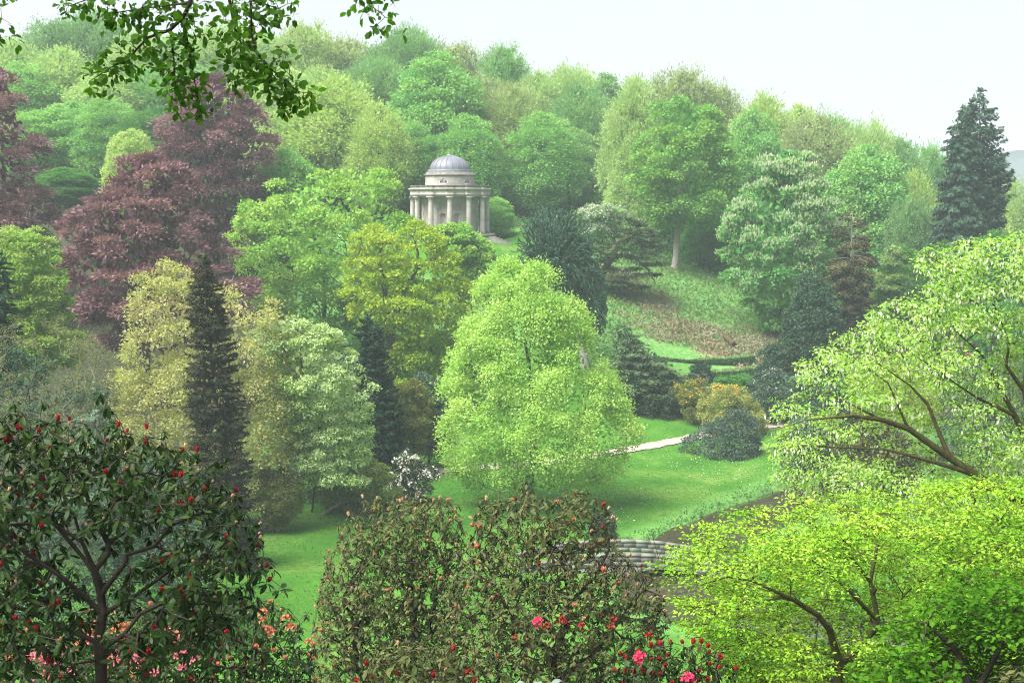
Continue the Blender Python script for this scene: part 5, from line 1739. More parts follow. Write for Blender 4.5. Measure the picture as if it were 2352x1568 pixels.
# clipped hedges
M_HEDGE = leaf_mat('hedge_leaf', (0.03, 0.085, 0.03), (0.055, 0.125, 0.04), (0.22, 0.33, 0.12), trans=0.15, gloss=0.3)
for lab, (ua, va, ub, vb), y0_, y1_, hh, sd in (('upper long clipped hedge below the bracken bank', (1480, 835, 1728, 816), 168.5, 171.5, 1.25, 81),
                                                ('lower long clipped hedge in front of the upper one', (1500, 868, 1742, 842), 164.0, 166.5, 1.1, 82)):
    rng = np.random.default_rng(sd)
    A = at(ua, va, y0_); B = at(ub, vb, y1_)
    t = thing('hedge', lab, 'hedge', ((A[0] + B[0]) / 2, (A[1] + B[1]) / 2, (A[2] + B[2]) / 2 - hh), 'clipped hedges')
    base = np.array(t.location)
    nq = 40
    s = np.linspace(0, 1, nq)
    L_ = A + (B - A) * s[:, None]
    top = L_[:, 2] + 0.05 * np.sin(s * 14)
    g = H(L_[:, 0], L_[:, 1])
    w = 0.95
    dr = norm(np.array([B[1] - A[1], -(B[0] - A[0]), 0]))
    rows = [np.concatenate([L_[:, :2] + dr[:2] * w * sg, z_[:, None]], 1) for sg, z_ in ((-1, g - .3), (-.95, top - .1), (.95, top - .1), (1, g - .3))]
    V = np.concatenate(rows); ii = np.arange(4 * nq).reshape(4, nq)
    Fq = np.concatenate([np.stack([ii[:-1, :-1], ii[:-1, 1:], ii[1:, 1:], ii[1:, :-1]], -1).reshape(-1, 4), np.array([[ii[0, 0], ii[1, 0], ii[2, 0], ii[3, 0]], [ii[0, -1], ii[3, -1], ii[2, -1], ii[1, -1]]])])
    link('hedge_core', make_mesh('hedge_core', V - base, Fq, BARK_DARK), t)
    k = 9000
    s = rng.random(k); e = rng.random(k)
    P = A + (B - A) * s[:, None]
    zt = P[:, 2] + 0.05 * np.sin(s * 14); zg_ = H(P[:, 0], P[:, 1])
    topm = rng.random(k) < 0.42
    off = np.where(topm, rng.uniform(-w, w, k), np.where(rng.random(k) < .8, w, -w))
    P[:, :2] += dr[:2] * off[:, None]
    P[:, 2] = np.where(topm, zt, zg_ + (zt - zg_) * e)
    P += rng.normal(0, 0.045, P.shape)
    nn = np.where(topm[:, None], [0, 0, 1.0], dr * np.sign(off)[:, None]) + rng.normal(0, .5, (k, 3))
    V, Fq = kites(P, rng.normal(0, 1, (k, 3)), norm(nn), 0.22, 0.12)
    link('foliage', make_mesh('foliage', V - base, Fq, M_HEDGE, {'rnd': rng.random(k), 'lob': np.where(topm, 0.6 + .4 * rng.random(k), .4 * rng.random(k))}), t, kind='stuff')  # lob puts a lit top and shaded sides into the leaf colour

# ------------------------------------------------------------------ ground cover that nobody could count
rng = np.random.default_rng(90)


def scatter_cover(name, label, cat, mat, P, L, W, up=0.5, lean=0.5):
    k = len(P)
    a = norm(rng.normal(0, 1, (k, 3)) * lean + np.array([0, 0, up]))
    nn = norm(rng.normal(0, 1, (k, 3)) + np.array([0, -0.2, 0.6]))
    sc = rng.uniform(.6, 1.4, k)
    V, Fq = kites(P, a, nn, L * sc, W * sc, bias=0.3)
    o = link(name, make_mesh(name, V, Fq, mat, {'rnd': rng.random(k), 'lob': np.clip(.5 + .6 * vnoise(P[:, 0] * .8, P[:, 1] * .8, 3) + .2 * rng.normal(0, 1, k), 0, 1)}), None, 'stuff', label)
    o['category'] = cat
    return o


def gpts(n, x0, x1, y0, y1, ch, thr):
    x = rng.uniform(x0, x1, n); y = rng.uniform(y0, y1, n)
    z = zones(x, y)
    dt = np.hypot(x - TEMPLE_XY[0], y - TEMPLE_XY[1])
    k = (rng.random(n) < z[:, ch] * thr) & (dt > 7.5)
    x, y = x[k], y[k]
    return np.stack([x, y, H(x, y)], -1)


P = gpts(48000, 2, 60, 163, 212, 2, 0.8)
P = P[~((P[:, 1] > 159) & (P[:, 1] < 173) & (P[:, 0] > 13) & (P[:, 0] < 37))]
P[:, 2] += rng.random(len(P)) * 0.35
scatter_cover('undergrowth', 'rough green weeds and ivy over the bank behind the hedges', 'undergrowth', leaf_mat('weed_leaf', (0.075, 0.19, 0.05), (0.14, 0.28, 0.085), (0.21, 0.29, 0.11)), P, 0.42, 0.22)
P = gpts(45000, 8, 50, 168, 198, 0, 1.0)
P[:, 2] += rng.random(len(P)) * 0.5
scatter_cover('bracken', 'dead brown bracken and grey brambles on the bank above the hedges', 'bracken', leaf_mat('dead_bracken', (0.16, 0.11, 0.075), (0.27, 0.19, 0.13), (0.24, 0.23, 0.18), trans=0.15), P, 0.5, 0.12, up=0.2, lean=0.9)
x = rng.uniform(-22, 34, 46000); y = rng.uniform(84, 160, 46000)
P = np.stack([x, y, H(x, y)], -1)
sd_ = seg_dist(x, y, STREAM); pd_ = seg_dist(x, y, smooth_line(PATH, 60))
P = P[(sd_ > 3.5) & (pd_ > 0.86)]
scatter_cover('grass', 'short bright green grass of the lawn', 'grass', leaf_mat('grass_blade', (0.035, 0.15, 0.014), (0.075, 0.22, 0.03), (0.17, 0.27, 0.06), trans=0.3), P, 0.17, 0.06, up=1.2, lean=0.45)
x = rng.uniform(0, 40, 60000); y = rng.uniform(78, 150, 60000)
sd_ = seg_dist(x, y, STREAM)
k = (sd_ > 2.9) & (sd_ < 4.1 + 0.8 * rng.normal(0, 1, 60000))
P = np.stack([x[k], y[k], H(x[k], y[k]) + .05], -1)
scatter_cover('bank_grass', 'longer dark green grass along the stream banks', 'grass', leaf_mat('bank_blade', (0.03, 0.11, 0.02), (0.06, 0.18, 0.035), (0.10, 0.20, 0.05), trans=0.3), P, 0.28, 0.10, up=0.8, lean=0.7)
cl = rng.normal(0, 1, (420, 2)) * [1.6, 2.6]
cent = np.array([(18, 131), (21, 128), (15, 134), (24, 133), (10.5, 121), (19, 137), (8.6, 112)])[rng.integers(0, 7, 420)]
xy = cent + cl
P = np.stack([xy[:, 0], xy[:, 1], H(xy[:, 0], xy[:, 1]) + .1], -1)[seg_dist(xy[:, 0], xy[:, 1], STREAM) > 5.4]
scatter_cover('daisies', 'scattered tiny white flowers in the lawn right of the lime tree', 'flowers', M_WHITE, P, 0.085, 0.075, up=0.3, lean=1.0)
P = gpts(26000, -26, 26, 5, 74, 1, 0.8)
P[:, 2] += rng.random(len(P)) * .5
scatter_cover('ground_ivy', 'dark green ivy and weeds on the near slope under the shrubs', 'undergrowth', leaf_mat('ivy_leaf', (0.015, 0.05, 0.01), (0.035, 0.095, 0.018), (0.05, 0.11, 0.02)), P, 0.3, 0.2)
P = gpts(40000, -70, 80, 200, 240, 1, 0.6)
P[:, 2] += rng.random(len(P)) * .8
scatter_cover('woodland_weeds', 'low dark green growth on the floor of the wood', 'undergrowth', M_DEEP, P, 0.5, 0.3)

# ------------------------------------------------------------------ foreground shrubs on the near slope
M_RHN = leaf_mat('rhododendron_leaf', (0.008, 0.03, 0.006), (0.02, 0.055, 0.01), (0.036, 0.062, 0.014), trans=0.28, gloss=0.45, rough=0.33)
M_RHO = leaf_mat('rhododendron_olive_leaf', (0.02, 0.046, 0.009), (0.05, 0.085, 0.02), (0.125, 0.13, 0.045), trans=0.25, gloss=0.42, rough=0.38)
M_RED = leaf_mat('red_petal', (0.2, 0.008, 0.014), (0.36, 0.02, 0.034), (0.3, 0.04, 0.025), trans=0.2)
M_CRIMSON = leaf_mat('crimson_petal', (0.62, 0.03, 0.10), (0.75, 0.08, 0.18), trans=0.25)
M_TAN = leaf_mat('tan_bud_scale', (0.42, 0.29, 0.16), (0.55, 0.40, 0.24), (0.45, 0.24, 0.14), trans=0.1)
M_CORAL = leaf_mat('coral_petal', (0.50, 0.13, 0.075), (0.58, 0.24, 0.13), (0.50, 0.20, 0.14), trans=0.2)
bud_red = bud_mesh('flower_bud', M_RED, w=0.30, open_=0.2)
bud_tan = bud_mesh('flower_bud', M_TAN, w=0.28)
bud_coral = bud_mesh('flower_bud', M_CORAL, open_=0.4)
truss_crimson = truss_mesh('flower_head', M_CRIMSON)
truss_pink = truss_mesh('flower_head', M_PINK)
truss_coral = truss_mesh('flower_head', M_CORAL, petals=4, blooms=7)
truss_red = truss_mesh('flower_head', M_RED, petals=4, blooms=6)

# 1: red-budded rhododendron on the left
y0 = 14.0
f1 = limbs([[(232, 1700, 0, .055), (233, 1539, 0, .047), (228, 1461, 0, .044), (237, 1408, 0, .040), (232, 1364, 0, .036), (217, 1310, -.05, .03), (188, 1243, -.1, .02), (168, 1176, -.15, .013)],
            [(217, 1310, -.05, .028), (249, 1270, .05, .024), (247, 1243, .08, .022), (312, 1210, .15, .016), (396, 1186, .2, .010)],
            [(247, 1243, .08, .018), (228, 1209, 0, .014), (208, 1176, -.05, .011), (188, 1085, -.1, .007)],
            [(232, 1364, 0, .03), (289, 1293, -.1, .022), (292, 1273, -.1, .020), (356, 1253, -.2, .016), (396, 1203, -.25, .012), (467, 1176, -.3, .008)],
            [(237, 1408, 0, .026), (309, 1367, .1, .02), (356, 1334, .15, .017), (420, 1287, .2, .012), (560, 1270, .3, .007)],
            [(233, 1490, 0, .024), (286, 1455, -.1, .02), (323, 1408, -.15, .016), (380, 1380, -.2, .012), (470, 1385, -.2, .008)],
            [(228, 1475, 0, .024), (141, 1440, .1, .018), (60, 1400, .2, .012), (-20, 1380, .2, .008)],
            [(237, 1408, 0, .022), (150, 1330, -.2, .017), (60, 1270, -.3, .012), (-30, 1200, -.3, .008)],
            [(217, 1310, -.05, .02), (150, 1230, .2, .014), (80, 1150, .3, .010), (30, 1060, .3, .006)],
            [(188, 1243, -.1, .015), (118, 1199, .1, .012), (0, 1206, .2, .008)],
            [(228, 1209, 0, .012), (280, 1130, .1, .009), (330, 1070, .1, .006)]], y0)
S = Sil([(935, -90, 30), (962, -110, 130), (985, -110, 330), (1018, -110, 400), (1055, -110, 500), (1130, -110, 560), (1210, -110, 605), (1300, -110, 620), (1370, -110, 600), (1440, -110, 540), (1520, -110, 440)], y0, 232)
base = np.array([at(232, 1700, y0)[0], y0, at(232, 1700, y0)[2]])
rhododendron('rhododendron', 'dark red-budded rhododendron with a bare forked trunk filling the lower left', S, M_RHN, n=1250, leafL=0.108, k=9, seed=101, depth=0.55, shell=0.5, lim=f1, limit=300, seg=0.22,
             buds=[('flower_bud', bud_red, .42, 0.06), ('flower_bud', bud_tan, .58, 0.042)], bud_frac=0.42, front=0.7, mind=0.11, base=base, rtip=0.0045, bare=0.105, spike=0.13,
             trusses=[('flower_head', truss_red, np.stack([at(412, 1157, 13.55), at(298, 1085, 13.7)]), 0.055)])
# 2: pink and coral one below it
S = Sil([(1372, 540, 620), (1395, 440, 670), (1420, 120, 695), (1455, 10, 715), (1520, -60, 730), (1600, -70, 740), (1680, -70, 740)], 18.5, 330)
rg = np.random.default_rng(7)
rhododendron('rhododendron', 'rhododendron with pink and coral flowers along the bottom left', S, M_RHN, n=1300, leafL=0.12, k=9, seed=102, depth=0.5, shell=0.55, limit=300,
             buds=[('flower_bud', bud_coral, .5, .06), ('flower_bud', bud_tan, .5, .045)], bud_frac=0.25, mind=0.15,
             trusses=[('flower_head', truss_coral, np.concatenate([at(rg.uniform(200, 300, 9), rg.uniform(1425, 1475, 9), 17.2), at(rg.uniform(600, 710, 8), rg.uniform(1408, 1480, 8), 17.4), at(rg.uniform(20, 460, 14), rg.uniform(1440, 1560, 14), 17.2)]), 0.07),
                      ('flower_head', truss_pink, np.concatenate([at(rg.uniform(40, 460, 24), rg.uniform(1470, 1565, 24), 17.1), at([75, 355, 100, 265], [1510, 1545, 1490, 1500], 17.0)]), 0.07)])
# 3, 4: two large ones in the middle
S = Sil([(1138, 900, 1020), (1162, 830, 1055), (1200, 788, 1070), (1250, 755, 1078), (1330, 728, 1078), (1420, 715, 1065), (1500, 705, 1085), (1600, 690, 1110), (1700, 690, 1110)], 30.5, 870)
rhododendron('rhododendron', 'tall olive rhododendron with cream buds in the middle, left of the red-budded one', S, M_RHO, n=2500, leafL=0.135, k=8, seed=103, depth=0.8, shell=0.5, limit=300, mind=0.13,
             buds=[('flower_bud', bud_tan, .9, .095), ('flower_bud', bud_coral, .10, .095)], bud_frac=0.5, seg=0.4, stems=6, front=0.8, rtip=0.007)
S = Sil([(1128, 1110, 1375), (1150, 1085, 1395), (1190, 1082, 1408), (1250, 1065, 1420), (1290, 1035, 1475), (1340, 1015, 1530), (1420, 995, 1540), (1500, 985, 1540), (1600, 970, 1540), (1720, 970, 1540)], 27.5, 1290)
f4 = limbs([[(1290, 1760, 0, .1), (1285, 1560, 0, .08), (1270, 1500, 0, .06), (1300, 1440, -.3, .045), (1312, 1380, -.4, .035), (1300, 1330, -.5, .025), (1285, 1270, -.5, .015)],
            [(1270, 1500, 0, .05), (1190, 1440, .2, .035), (1150, 1370, .3, .025), (1120, 1300, .3, .015)],
            [(1285, 1560, 0, .05), (1380, 1480, .2, .035), (1440, 1400, .2, .022), (1480, 1330, .2, .012)],
            [(1312, 1380, -.4, .02), (1370, 1320, -.5, .015), (1400, 1260, -.5, .01)],
            [(1440, 1400, .2, .015), (1500, 1330, 0, .010), (1512, 1280, 0, .007), (1495, 1215, 0, .004)],
            [(1512, 1280, 0, .006), (1540, 1225, 0, .003)]], 27.5)
rhododendron('rhododendron', 'large dark rhododendron with reddish buds and one crimson flower in the bottom middle', S, M_RHO, n=3000, leafL=0.135, k=8, seed=104, depth=0.75, shell=0.48, limit=300, mind=0.12, lim=f4,
             buds=[('flower_bud', bud_tan, .68, .09), ('flower_bud', bud_coral, .2, .09), ('flower_bud', bud_red, .12, .09)], bud_frac=0.42, seg=0.4, front=0.8, rtip=0.006,
             base=np.array([at(1290, 1760, 27.5)[0], 27.5, at(1290, 1760, 27.5)[2]]),
             trusses=[('flower_head', truss_crimson, at([1236], [1429], 24.6), 0.13),
                      ('flower_head', truss_red, at([1290, 1185, 1300, 1410, 1400, 1335, 1490, 1255], [1425, 1465, 1432, 1425, 1440, 1440, 1462, 1440], 24.8), 0.085)])
# 5, 6: smaller ones at the bottom edge
S = Sil([(1478, 890, 1000), (1510, 835, 1070), (1570, 815, 1095), (1660, 815, 1100)], 19.0, 950)
rhododendron('rhododendron', 'small lighter green rhododendron with few red buds at the bottom edge', S, M_RHO, n=260, leafL=0.14, k=8, seed=105, depth=0.7, limit=200, mind=0.15,
             buds=[('flower_bud', bud_red, .5, .08), ('flower_bud', bud_tan, .5, .06)], bud_frac=0.3)
S = Sil([(1478, 1600, 1650), (1505, 1430, 1668), (1560, 1390, 1690), (1660, 1370, 1700)], 18.5, 1550)
rhododendron('rhododendron', 'bluish-leaved rhododendron with bright red buds at the bottom right of the middle', S, M_RHN, n=280, leafL=0.12, k=8, seed=106, depth=0.6, limit=200, mind=0.14,
             buds=[('flower_bud', bud_red, 1, .085)], bud_frac=0.55,
             trusses=[('flower_head', truss_crimson, at([1686, 1470, 1580], [1590, 1510, 1560], 18.0), 0.1)])
S = Sil([(1528, 2285, 2352), (1550, 2265, 2420), (1620, 2255, 2440)], 14.0, 2340)
rhododendron('rhododendron', 'young bright-leaved rhododendron in the bottom right corner', S, M_RHO, n=60, leafL=0.10, k=9, seed=107, depth=0.7, limit=150, mind=0.10, droop=0.2)

# silvery narrow leaves at the bottom edge
rng = np.random.default_rng(108)
b0 = at(1235, 1665, 15.0)
t = thing('cardoon', 'plant with arching silvery grey narrow leaves at the bottom edge in the middle', 'plant', b0)
M_SILV = leaf_mat('silver_leaf', (0.15, 0.19, 0.17), (0.22, 0.26, 0.24), trans=0.2, gloss=0.3)
for k in range(16):
    az = rng.uniform(-3.1, 3.1); Ls = rng.uniform(.35, .6)
    s = np.linspace(0, 1, 9)
    out_ = s * Ls * rng.uniform(.7, 1.1)
    zz = 0.46 * np.sin(s * 2.3) * rng.uniform(.7, 1.05)
    w = 0.05 * np.sin(np.pi * np.clip(s * .93 + .07, 0, 1)) + .004
    c = np.stack([out_ * math.cos(az), out_ * math.sin(az) * .6, zz], -1)
    sd = np.array([-math.sin(az), math.cos(az), 0])
    V = np.stack([c - sd * w[:, None] + [0, 0, .012], c, c + sd * w[:, None] + [0, 0, .012]], 1).reshape(-1, 3)
    ii = np.arange(27).reshape(9, 3)
    Fq = np.concatenate([np.stack([ii[:-1, q], ii[:-1, q + 1], ii[1:, q + 1], ii[1:, q]], -1) for q in (0, 1)])
    o = link('leaf', make_mesh('leaf', V, Fq, M_SILV, {'rnd': np.full(len(Fq), rng.random()), 'lob': np.full(len(Fq), .5)}, smooth=True), t)

# ------------------------------------------------------------------ layered yellow-green shrub-tree, lower right
hz = limbs([[(2080, 1900, 0, .1), (2070, 1650, 0, .08), (2040, 1500, 0, .05), (1990, 1400, 0, .02)], [(2070, 1650, 0, .06), (2200, 1450, 0, .03), (2290, 1330, 0, .015)], [(2070, 1650, 0, .05), (1900, 1500, 0, .03), (1780, 1430, 0, .012)]], 27.5)


def layered(name, label, S, y, lim, mat, bark, n, lr, per, L, W, seed, base, flat=0.3, depth=0.6, mind=0.3, limit=300, twig=6, nup=0.7, rtip=0.005, front=0.75, shell=0.6, droop=0.1, cat='tree'):
    rng = np.random.default_rng(seed)
    C, O, sh = crown_points(rng, S, n, depth, shell, mind, front, lr)
    L_ = lim[0][lim[2] > 0.02]
    d_ = np.sqrt(((C[:, None, [0, 2]] - L_[None, :, [0, 2]]) ** 2).sum(-1)).min(1)
    ok = (d_ > lr * 0.75) | (C[:, 1] > S.y)
    C, O = C[ok], O[ok]
    t = thing(name, label, cat, base)
    N, PA, rad, ends = grow(lim[0], lim[1], lim[2], C, 0.4, rng, rtip, jit=0.15)
    c, d, idx = lobe_leaves(rng, C, O, lr * rng.uniform(.7, 1.25, len(C)), per, flat, 0.2, 0.4, 0.9, 0.2)
    k = len(c)
    ti = rng.permutation(k)[:len(C) * twig]
    put_skeleton(t, base, np.concatenate([N, c[ti]]), np.concatenate([PA, ends[idx[ti]]]), np.concatenate([rad, np.full(len(ti), rtip * .5)]), bark, big=0.04)
    a = norm(d * [1, 1, .4] + rng.normal(0, .6, (k, 3)) * [1, 1, .5] - np.array([0, 0, droop]))
    nn = norm(np.array([0, 0, 1.0]) * nup + d * (1 - nup) + rng.normal(0, .38, (k, 3)))
    part_leaves(t, base, c, a, nn, L * rng.uniform(.6, 1.25, k), mat, rng, limit, lob=rng.random(len(C))[idx], tmpl=[leaf_template(W / L, .15, .08), leaf_template(W / L * .9, .3, .12)],
                rest_tmpl=[(np.array([(0, 0, 0), (.5, -.5 * W / L, .06), (1, 0, -.12), (.5, .5 * W / L, .06)]), np.array([(0, 2, 1), (0, 3, 2)]))])
    return t, base, rng, c, d, idx, C


f7 = limbs([[(1915, 1800, 0, .11), (1922, 1568, 0, .085), (1928, 1525, 0, .075), (1905, 1445, -.2, .055), (1878, 1411, -.3, .045), (1824, 1377, -.4, .038), (1794, 1371, -.4, .032), (1683, 1394, -.6, .014)],
            [(1928, 1525, 0, .06), (1990, 1470, .2, .05), (2016, 1424, .2, .045), (1999, 1334, .2, .038), (2016, 1250, .2, .03), (2009, 1216, .2, .024), (1942, 1159, .1, .012)],
            [(2016, 1424, .2, .04), (1942, 1347, 0, .03), (1885, 1297, -.2, .02), (1820, 1260, -.3, .010)],
            [(1999, 1334, .2, .03), (1948, 1270, 0, .024), (1918, 1240, -.1, .018), (1860, 1200, -.2, .008)],
            [(1824, 1377, -.4, .03), (1730, 1334, -.5, .02), (1670, 1324, -.6, .015), (1600, 1345, -.7, .007)],
            [(1990, 1470, .2, .04), (2120, 1380, .4, .03), (2220, 1290, .4, .02), (2315, 1200, .4, .012)],
            [(2120, 1380, .4, .02), (2200, 1240, .3, .013), (2240, 1150, .3, .007)],
            [(1928, 1525, 0, .03), (1850, 1530, -.3, .02), (1780, 1560, -.5, .01)]], 22.5)
S = Sil([(1110, 2210, 2480), (1155, 2000, 2500), (1180, 1740, 2520), (1218, 1590, 2540), (1290, 1530, 2560), (1350, 1520, 2560), (1420, 1550, 2560), (1500, 1600, 2560), (1580, 1700, 2560), (1680, 1740, 2560)], 22.5, 1915)
M_ACER = leaf_mat('yellow_green_maple_leaf', (0.09, 0.25, 0.012), (0.19, 0.41, 0.03), (0.38, 0.53, 0.07), trans=0.36)
layered('azalea_tree', 'big layered yellow-green shrub-tree with dark forked branches at lower right', S, 22.5, f7, M_ACER, BARK_MOSS, 1050, 0.40, 85, 0.074, 0.038, 110, at(1915, 1800, 22.5), flat=0.22, mind=0.18, depth=0.6, shell=0.5)
S = Sil([(1240, 1900, 2300), (1290, 1740, 2420), (1350, 1640, 2460), (1430, 1620, 2480), (1520, 1660, 2480), (1640, 1700, 2480)], 27.5, 2080)
layered('hazel', 'dark leafy bush seen through the open middle of the yellow-green shrub-tree', S, 27.5, hz, leaf_mat('shade_hazel_leaf', (0.04, 0.12, 0.012), (0.085, 0.19, 0.022), (0.12, 0.24, 0.03), trans=0.4), BARK_DARK,
        330, 0.5, 60, 0.12, 0.07, 113, at(2080, 1900, 27.5), flat=0.45, mind=0.3, depth=0.5, cat='shrub', limit=0)
f7b = limbs([[(2240, 1800, 0, .09), (2235, 1600, 0, .06), (2200, 1500, 0, .04), (2130, 1430, -.1, .02)], [(2235, 1600, 0, .05), (2300, 1480, 0, .03), (2330, 1400, 0, .015)]], 18.0)
S = Sil([(1330, 2190, 2480), (1380, 2120, 2500), (1440, 2050, 2520), (1500, 2010, 2530), (1570, 1985, 2540), (1680, 1980, 2540)], 18.0, 2240)
layered('hazel', 'darker green leafy bush in the lower right corner under the yellow-green one', S, 18.0, f7b, leaf_mat('hazel_leaf', (0.03, 0.115, 0.008), (0.06, 0.18, 0.012), (0.1, 0.25, 0.02), trans=0.45), BARK_DARK,
        330, 0.36, 60, 0.095, 0.058, 111, at(2240, 1800, 18.0), flat=0.4, mind=0.24, depth=0.6, cat='shrub')

# ------------------------------------------------------------------ white-bracted handkerchief tree at the right
yd = 38.0
f8 = limbs([[(2560, 1790, 0, 0.245), (2480, 1400, 0, 0.202), (2400, 1190, 0, 0.158), (2300, 1125, -.3, 0.130), (2231, 1085, -.5, 0.115), (2180, 1050, -.6, 0.101), (2086, 984, -.9, 0.079), (2026, 964, -1, 0.065), (1958, 954, -1.1, 0.050), (1851, 964, -1.4, 0.022), (1770, 990, -1.5, 0.009)],
            [(2180, 1050, -.6, 0.072), (2157, 994, -.5, 0.058), (2130, 927, -.4, 0.043), (2089, 884, -.4, 0.025), (2010, 830, -.4, 0.014), (1900, 790, -.4, 0.007)],
            [(2400, 1190, 0, 0.144), (2380, 1060, .2, 0.108), (2331, 954, 0, 0.072), (2281, 863, -.2, 0.050), (2254, 813, -.3, 0.029), (2150, 720, -.5, 0.011)],
            [(2331, 954, 0, 0.050), (2251, 917, -.3, 0.036), (2200, 884, -.5, 0.022), (2080, 800, -.6, 0.009)],
            [(2380, 1060, .2, 0.094), (2352, 897, .2, 0.065), (2311, 840, .1, 0.043), (2318, 786, 0, 0.032), (2284, 702, 0, 0.022), (2210, 635, -.2, 0.014), (2120, 580, -.3, 0.007)],
            [(2318, 786, 0, 0.022), (2264, 709, -.3, 0.016), (2184, 662, -.5, 0.011), (2110, 640, -.6, 0.006)],
            [(2231, 1085, -.5, 0.065), (2073, 1041, -1, 0.043), (2026, 1031, -1.1, 0.032), (1911, 1026, -1.3, 0.022), (1838, 1021, -1.5, 0.011)],
            [(2352, 897, .2, 0.036), (2370, 700, .4, 0.022), (2330, 600, .4, 0.011)],
            [(2086, 984, -.9, 0.036), (2040, 880, -1, 0.022), (1960, 820, -1, 0.011), (1880, 850, -1, 0.006)],
            [(2026, 964, -1, 0.029), (1900, 900, -1, 0.014), (1800, 930, -1, 0.007)]], yd)
S = Sil([(545, 2255, 2420), (585, 2115, 2520), (640, 2095, 2560), (720, 2010, 2580), (790, 1900, 2600), (850, 1825, 2620), (930, 1790, 2640), (1010, 1750, 2650), (1080, 1750, 2650), (1130, 1800, 2650), (1190, 1950, 2640), (1260, 2100, 2620)], yd, 2560)
M_DAV = leaf_mat('handkerchief_leaf', (0.16, 0.37, 0.05), (0.3, 0.52, 0.09), (0.4, 0.58, 0.14), trans=0.45)
t, base, rng, c, d, idx, C = layered('handkerchief_tree', 'bright green tree hung with white bracts and thick mossy branches on the right', S, yd, f8, M_DAV, BARK_MOSS, 820, 0.45, 62, 0.112, 0.062, 112, at(2560, 1790, yd),
                                     flat=0.5, mind=0.32, depth=0.5, nup=0.5, rtip=0.007, front=0.75, limit=300, droop=0.35, shell=0.55)
k = rng.permutation(len(c))[:11000]
TVb, TFb = leaf_template(0.5, 0.15, 0.12)
cb = c[k] + rng.normal(0, .05, (len(k), 3)) - [0, 0, .06]
part_leaves(t, base, cb, norm(np.array([0, 0, -1.0]) + rng.normal(0, .25, (len(k), 3))), norm(rng.normal(0, 1, (len(k), 3)) * [1, 1, .2] + [0, -.3, 0]), 0.125 * rng.uniform(.6, 1.2, len(k)),
            leaf_mat('white_bract', (0.55, 0.62, 0.45), (0.72, 0.76, 0.62), trans=0.4), rng, 300, tmpl=[(TVb, TFb)], name='bract', rest='bracts', rest_tmpl=[(np.array([(0, 0, 0), (.45, -.25, .1), (1, 0, 0), (.45, .25, .1)]), np.array([(0, 2, 1), (0, 3, 2)]))])

# ------------------------------------------------------------------ beech limb hanging into the top of the picture
yo = 8.0
lim_o = limbs([[(-2300, 3600, -2, .28), (-2250, 1000, -2, .24), (-2100, -600, -2, .2), (-1500, -1100, -1.5, .13), (-700, -900, -.8, .09), (-100, -420, -.3, .06), (300, -180, 0, .04), (440, -90, 0, .028), (700, -140, .2, .02), (860, -120, .5, .012)],
               [(440, -90, 0, .02), (438, 7, 0, .013), (420, 40, 0, .012), (391, 69, 0, .010), (339, 87, 0, .008), (302, 128, 0, .006), (252, 158, .05, .004), (205, 188, .1, .002)],
               [(391, 69, 0, .006), (400, 144, -.05, .005), (403, 202, -.05, .003), (417, 252, -.05, .0015)],
               [(420, 40, 0, .007), (437, 128, .1, .005), (447, 188, .1, .003), (460, 255, .1, .0015)],
               [(540, -110, .1, .015), (527, 0, .1, .009), (538, 60, .1, .007), (554, 101, .1, .005), (548, 170, .1, .003), (530, 190, .1, .0015)],
               [(620, -125, .1, .013), (576, 0, 0, .008), (578, 84, 0, .006), (588, 118, 0, .005), (638, 175, 0, .004), (689, 212, 0, .0025), (716, 214, 0, .0012)],
               [(588, 118, 0, .004), (640, 190, .1, .003), (668, 252, .1, .0012)],
               [(300, -180, 0, .012), (250, -60, 0, .006), (200, 0, 0, .004), (160, 14, 0, .002)],
               [(438, 7, 0, .006), (330, 20, .1, .004), (265, 30, .1, .002), (235, 46, .1, .001)],
               [(576, 0, 0, .006), (640, 20, .1, .003), (660, 10, .1, .0015)],
               [(860, -120, .5, .008), (845, -10, .5, .004), (858, 18, .5, .003), (885, 40, .5, .002), (905, 50, .5, .001)],
               [(-2250, 1000, -2, .12), (-2600, -900, -4, .06), (-2000, -1900, -5, .03)],
               [(-1500, -1100, -1.5, .08), (-900, -1700, -3.5, .05), (0, -1700, -4, .03), (700, -1500, -4, .02)],
               [(-700, -900, -.8, .05), (200, -900, -2, .03), (900, -900, -2.5, .02), (1500, -900, -3, .012)],
               [(-100, -420, -.3, .03), (-60, -100, -.2, .012), (-25, 60, -.2, .004), (-6, 78, -.2, .001)]], yo)
rng = np.random.default_rng(120)
P0, par0, rm0 = lim_o
base = np.array([P0[0][0], P0[0][1], P0[0][2]])
base[2] = H(base[0], base[1])
t = thing('beech_tree', 'overhanging beech branch with dark green leaves hanging from the top edge', 'tree', base)
thin = np.nonzero((rm0 < 0.0085) & (par0 >= 0))[0]
tips = []
for i in thin:
    a_, b_ = P0[par0[i]], P0[i]
    m_ = max(1, int(np.linalg.norm(b_ - a_) / 0.007))
    for q in range(m_):
        s = rng.random()
        off = rng.normal(0, 1, 3) * [1, 1, .8]
        off = off / np.linalg.norm(off) * rng.uniform(.01, min(.20, .05 + rm0[i] * 28))
        off[2] -= 0.02
        tips.append(a_ + (b_ - a_) * s + off)
tips = np.array(tips)
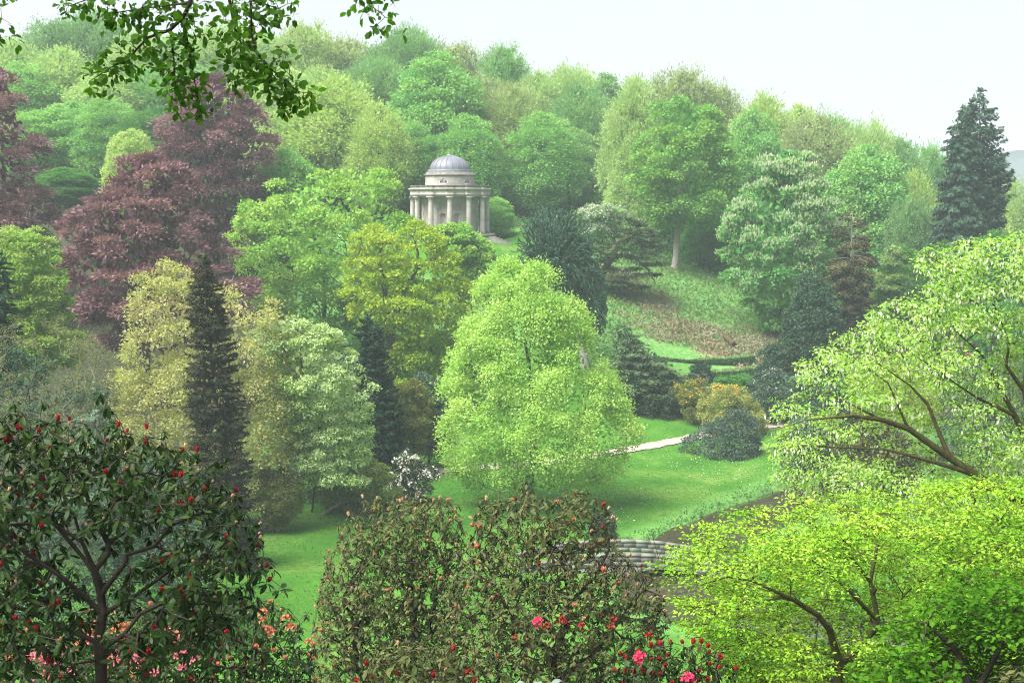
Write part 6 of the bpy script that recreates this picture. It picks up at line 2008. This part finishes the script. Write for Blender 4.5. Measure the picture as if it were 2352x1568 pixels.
# the rest of the crown above and behind the camera
big = np.nonzero(rm0 >= 0.012)[0]
ups = []
for i in big:
    if P0[i][2] > 27.5 and (P0[i][0] < -3 or P0[i][2] > 28.3):
        for q in range(10):
            ups.append(P0[i] + rng.normal(0, 1, 3) * [1.1, 1.3, .6] + [0, -.5, .5])
ups = np.array(ups)
pv = (ups[:, 1] > 0.5)
vv = 784 - F * np.tan(np.arctan2(ups[:, 2] - CAM_Z, np.maximum(ups[:, 1], .1)) + PITCH)
ups = ups[~(pv & (vv > -90) & (np.abs(ups[:, 0]) < .42 * ups[:, 1]))]
N, PA, rad, ends = grow(P0, par0, rm0, np.concatenate([tips, ups]), 0.05, rng, 0.0011, up=0.0, jit=0.15)
put_skeleton(t, base, N, PA, rad, BARK_DARK, name='branch', big=0.02)
idx = np.repeat(np.arange(len(tips)), 3)
k = len(idx)
tw = norm(N[ends[idx]] - N[PA[ends[idx]]])
a = norm(tw * .6 + rng.normal(0, .75, (k, 3)) - [0, 0, .25])
nn = norm(rng.normal(0, .55, (k, 3)) + [0, -.35, .75])
c = tips[idx] + a * .01 + rng.normal(0, .012, (k, 3))
M_OVER = leaf_mat('beech_leaf', (0.035, 0.12, 0.008), (0.075, 0.21, 0.016), (0.12, 0.28, 0.026), trans=0.6, gloss=0.3, rough=0.4)
OT = [leaf_template(.62, .12, .10), leaf_template(.56, .25, .16), leaf_template(.66, .05, .05)]
part_leaves(t, base, c, a, nn, 0.050 * rng.uniform(.65, 1.25, k), M_OVER, rng, 300, tmpl=OT)
idx = np.repeat(np.arange(len(ups)), 26)
c = ups[idx] + rng.normal(0, .28, (len(idx), 3)) * [1, 1, .5]
V, Fq = kites(c, rng.normal(0, 1, c.shape), norm(rng.normal(0, .4, c.shape) + [0, 0, 1]), 0.12, 0.085)
link('foliage', make_mesh('foliage', V - base, Fq, M_OVER, {'rnd': rng.random(len(Fq)), 'lob': rng.random(len(Fq))}), t, kind='stuff')
# little husks hanging among the leaves
k = rng.permutation(len(tips))[:150]
V, Fq = lathe([(0.0, -1), (0.55, -.75), (.8, -.2), (.6, .5), (.12, .9), (.08, 2.6)], 6)
me = make_mesh('husk', V * .008, Fq, BARK_DARK, smooth=True)
place_parts('husk', [me], frame_mats(tips[k] - [0, 0, .025] - base, np.tile([1.0, 0, 0], (len(k), 1)), np.tile([0, 0, 1.0], (len(k), 1)), np.ones(len(k))), t)

# ------------------------------------------------------------------ haze
V, Fq = box(-1950, 1950, -220, 1950, -4.5, 66)
m, nt, out = new_mat('haze_air')
pv = nt.nodes.new('ShaderNodeVolumePrincipled')
pv.inputs['Color'].default_value = (0.78, 0.93, 1.0, 1)
pv.inputs['Density'].default_value = 0.00034
pv.inputs['Anisotropy'].default_value = 0.0
nt.links.new(pv.outputs[0], out.inputs['Volume'])
o = link('haze', make_mesh('haze', V, Fq, m), None, 'stuff', 'pale morning haze filling the valley')
o['category'] = 'haze'
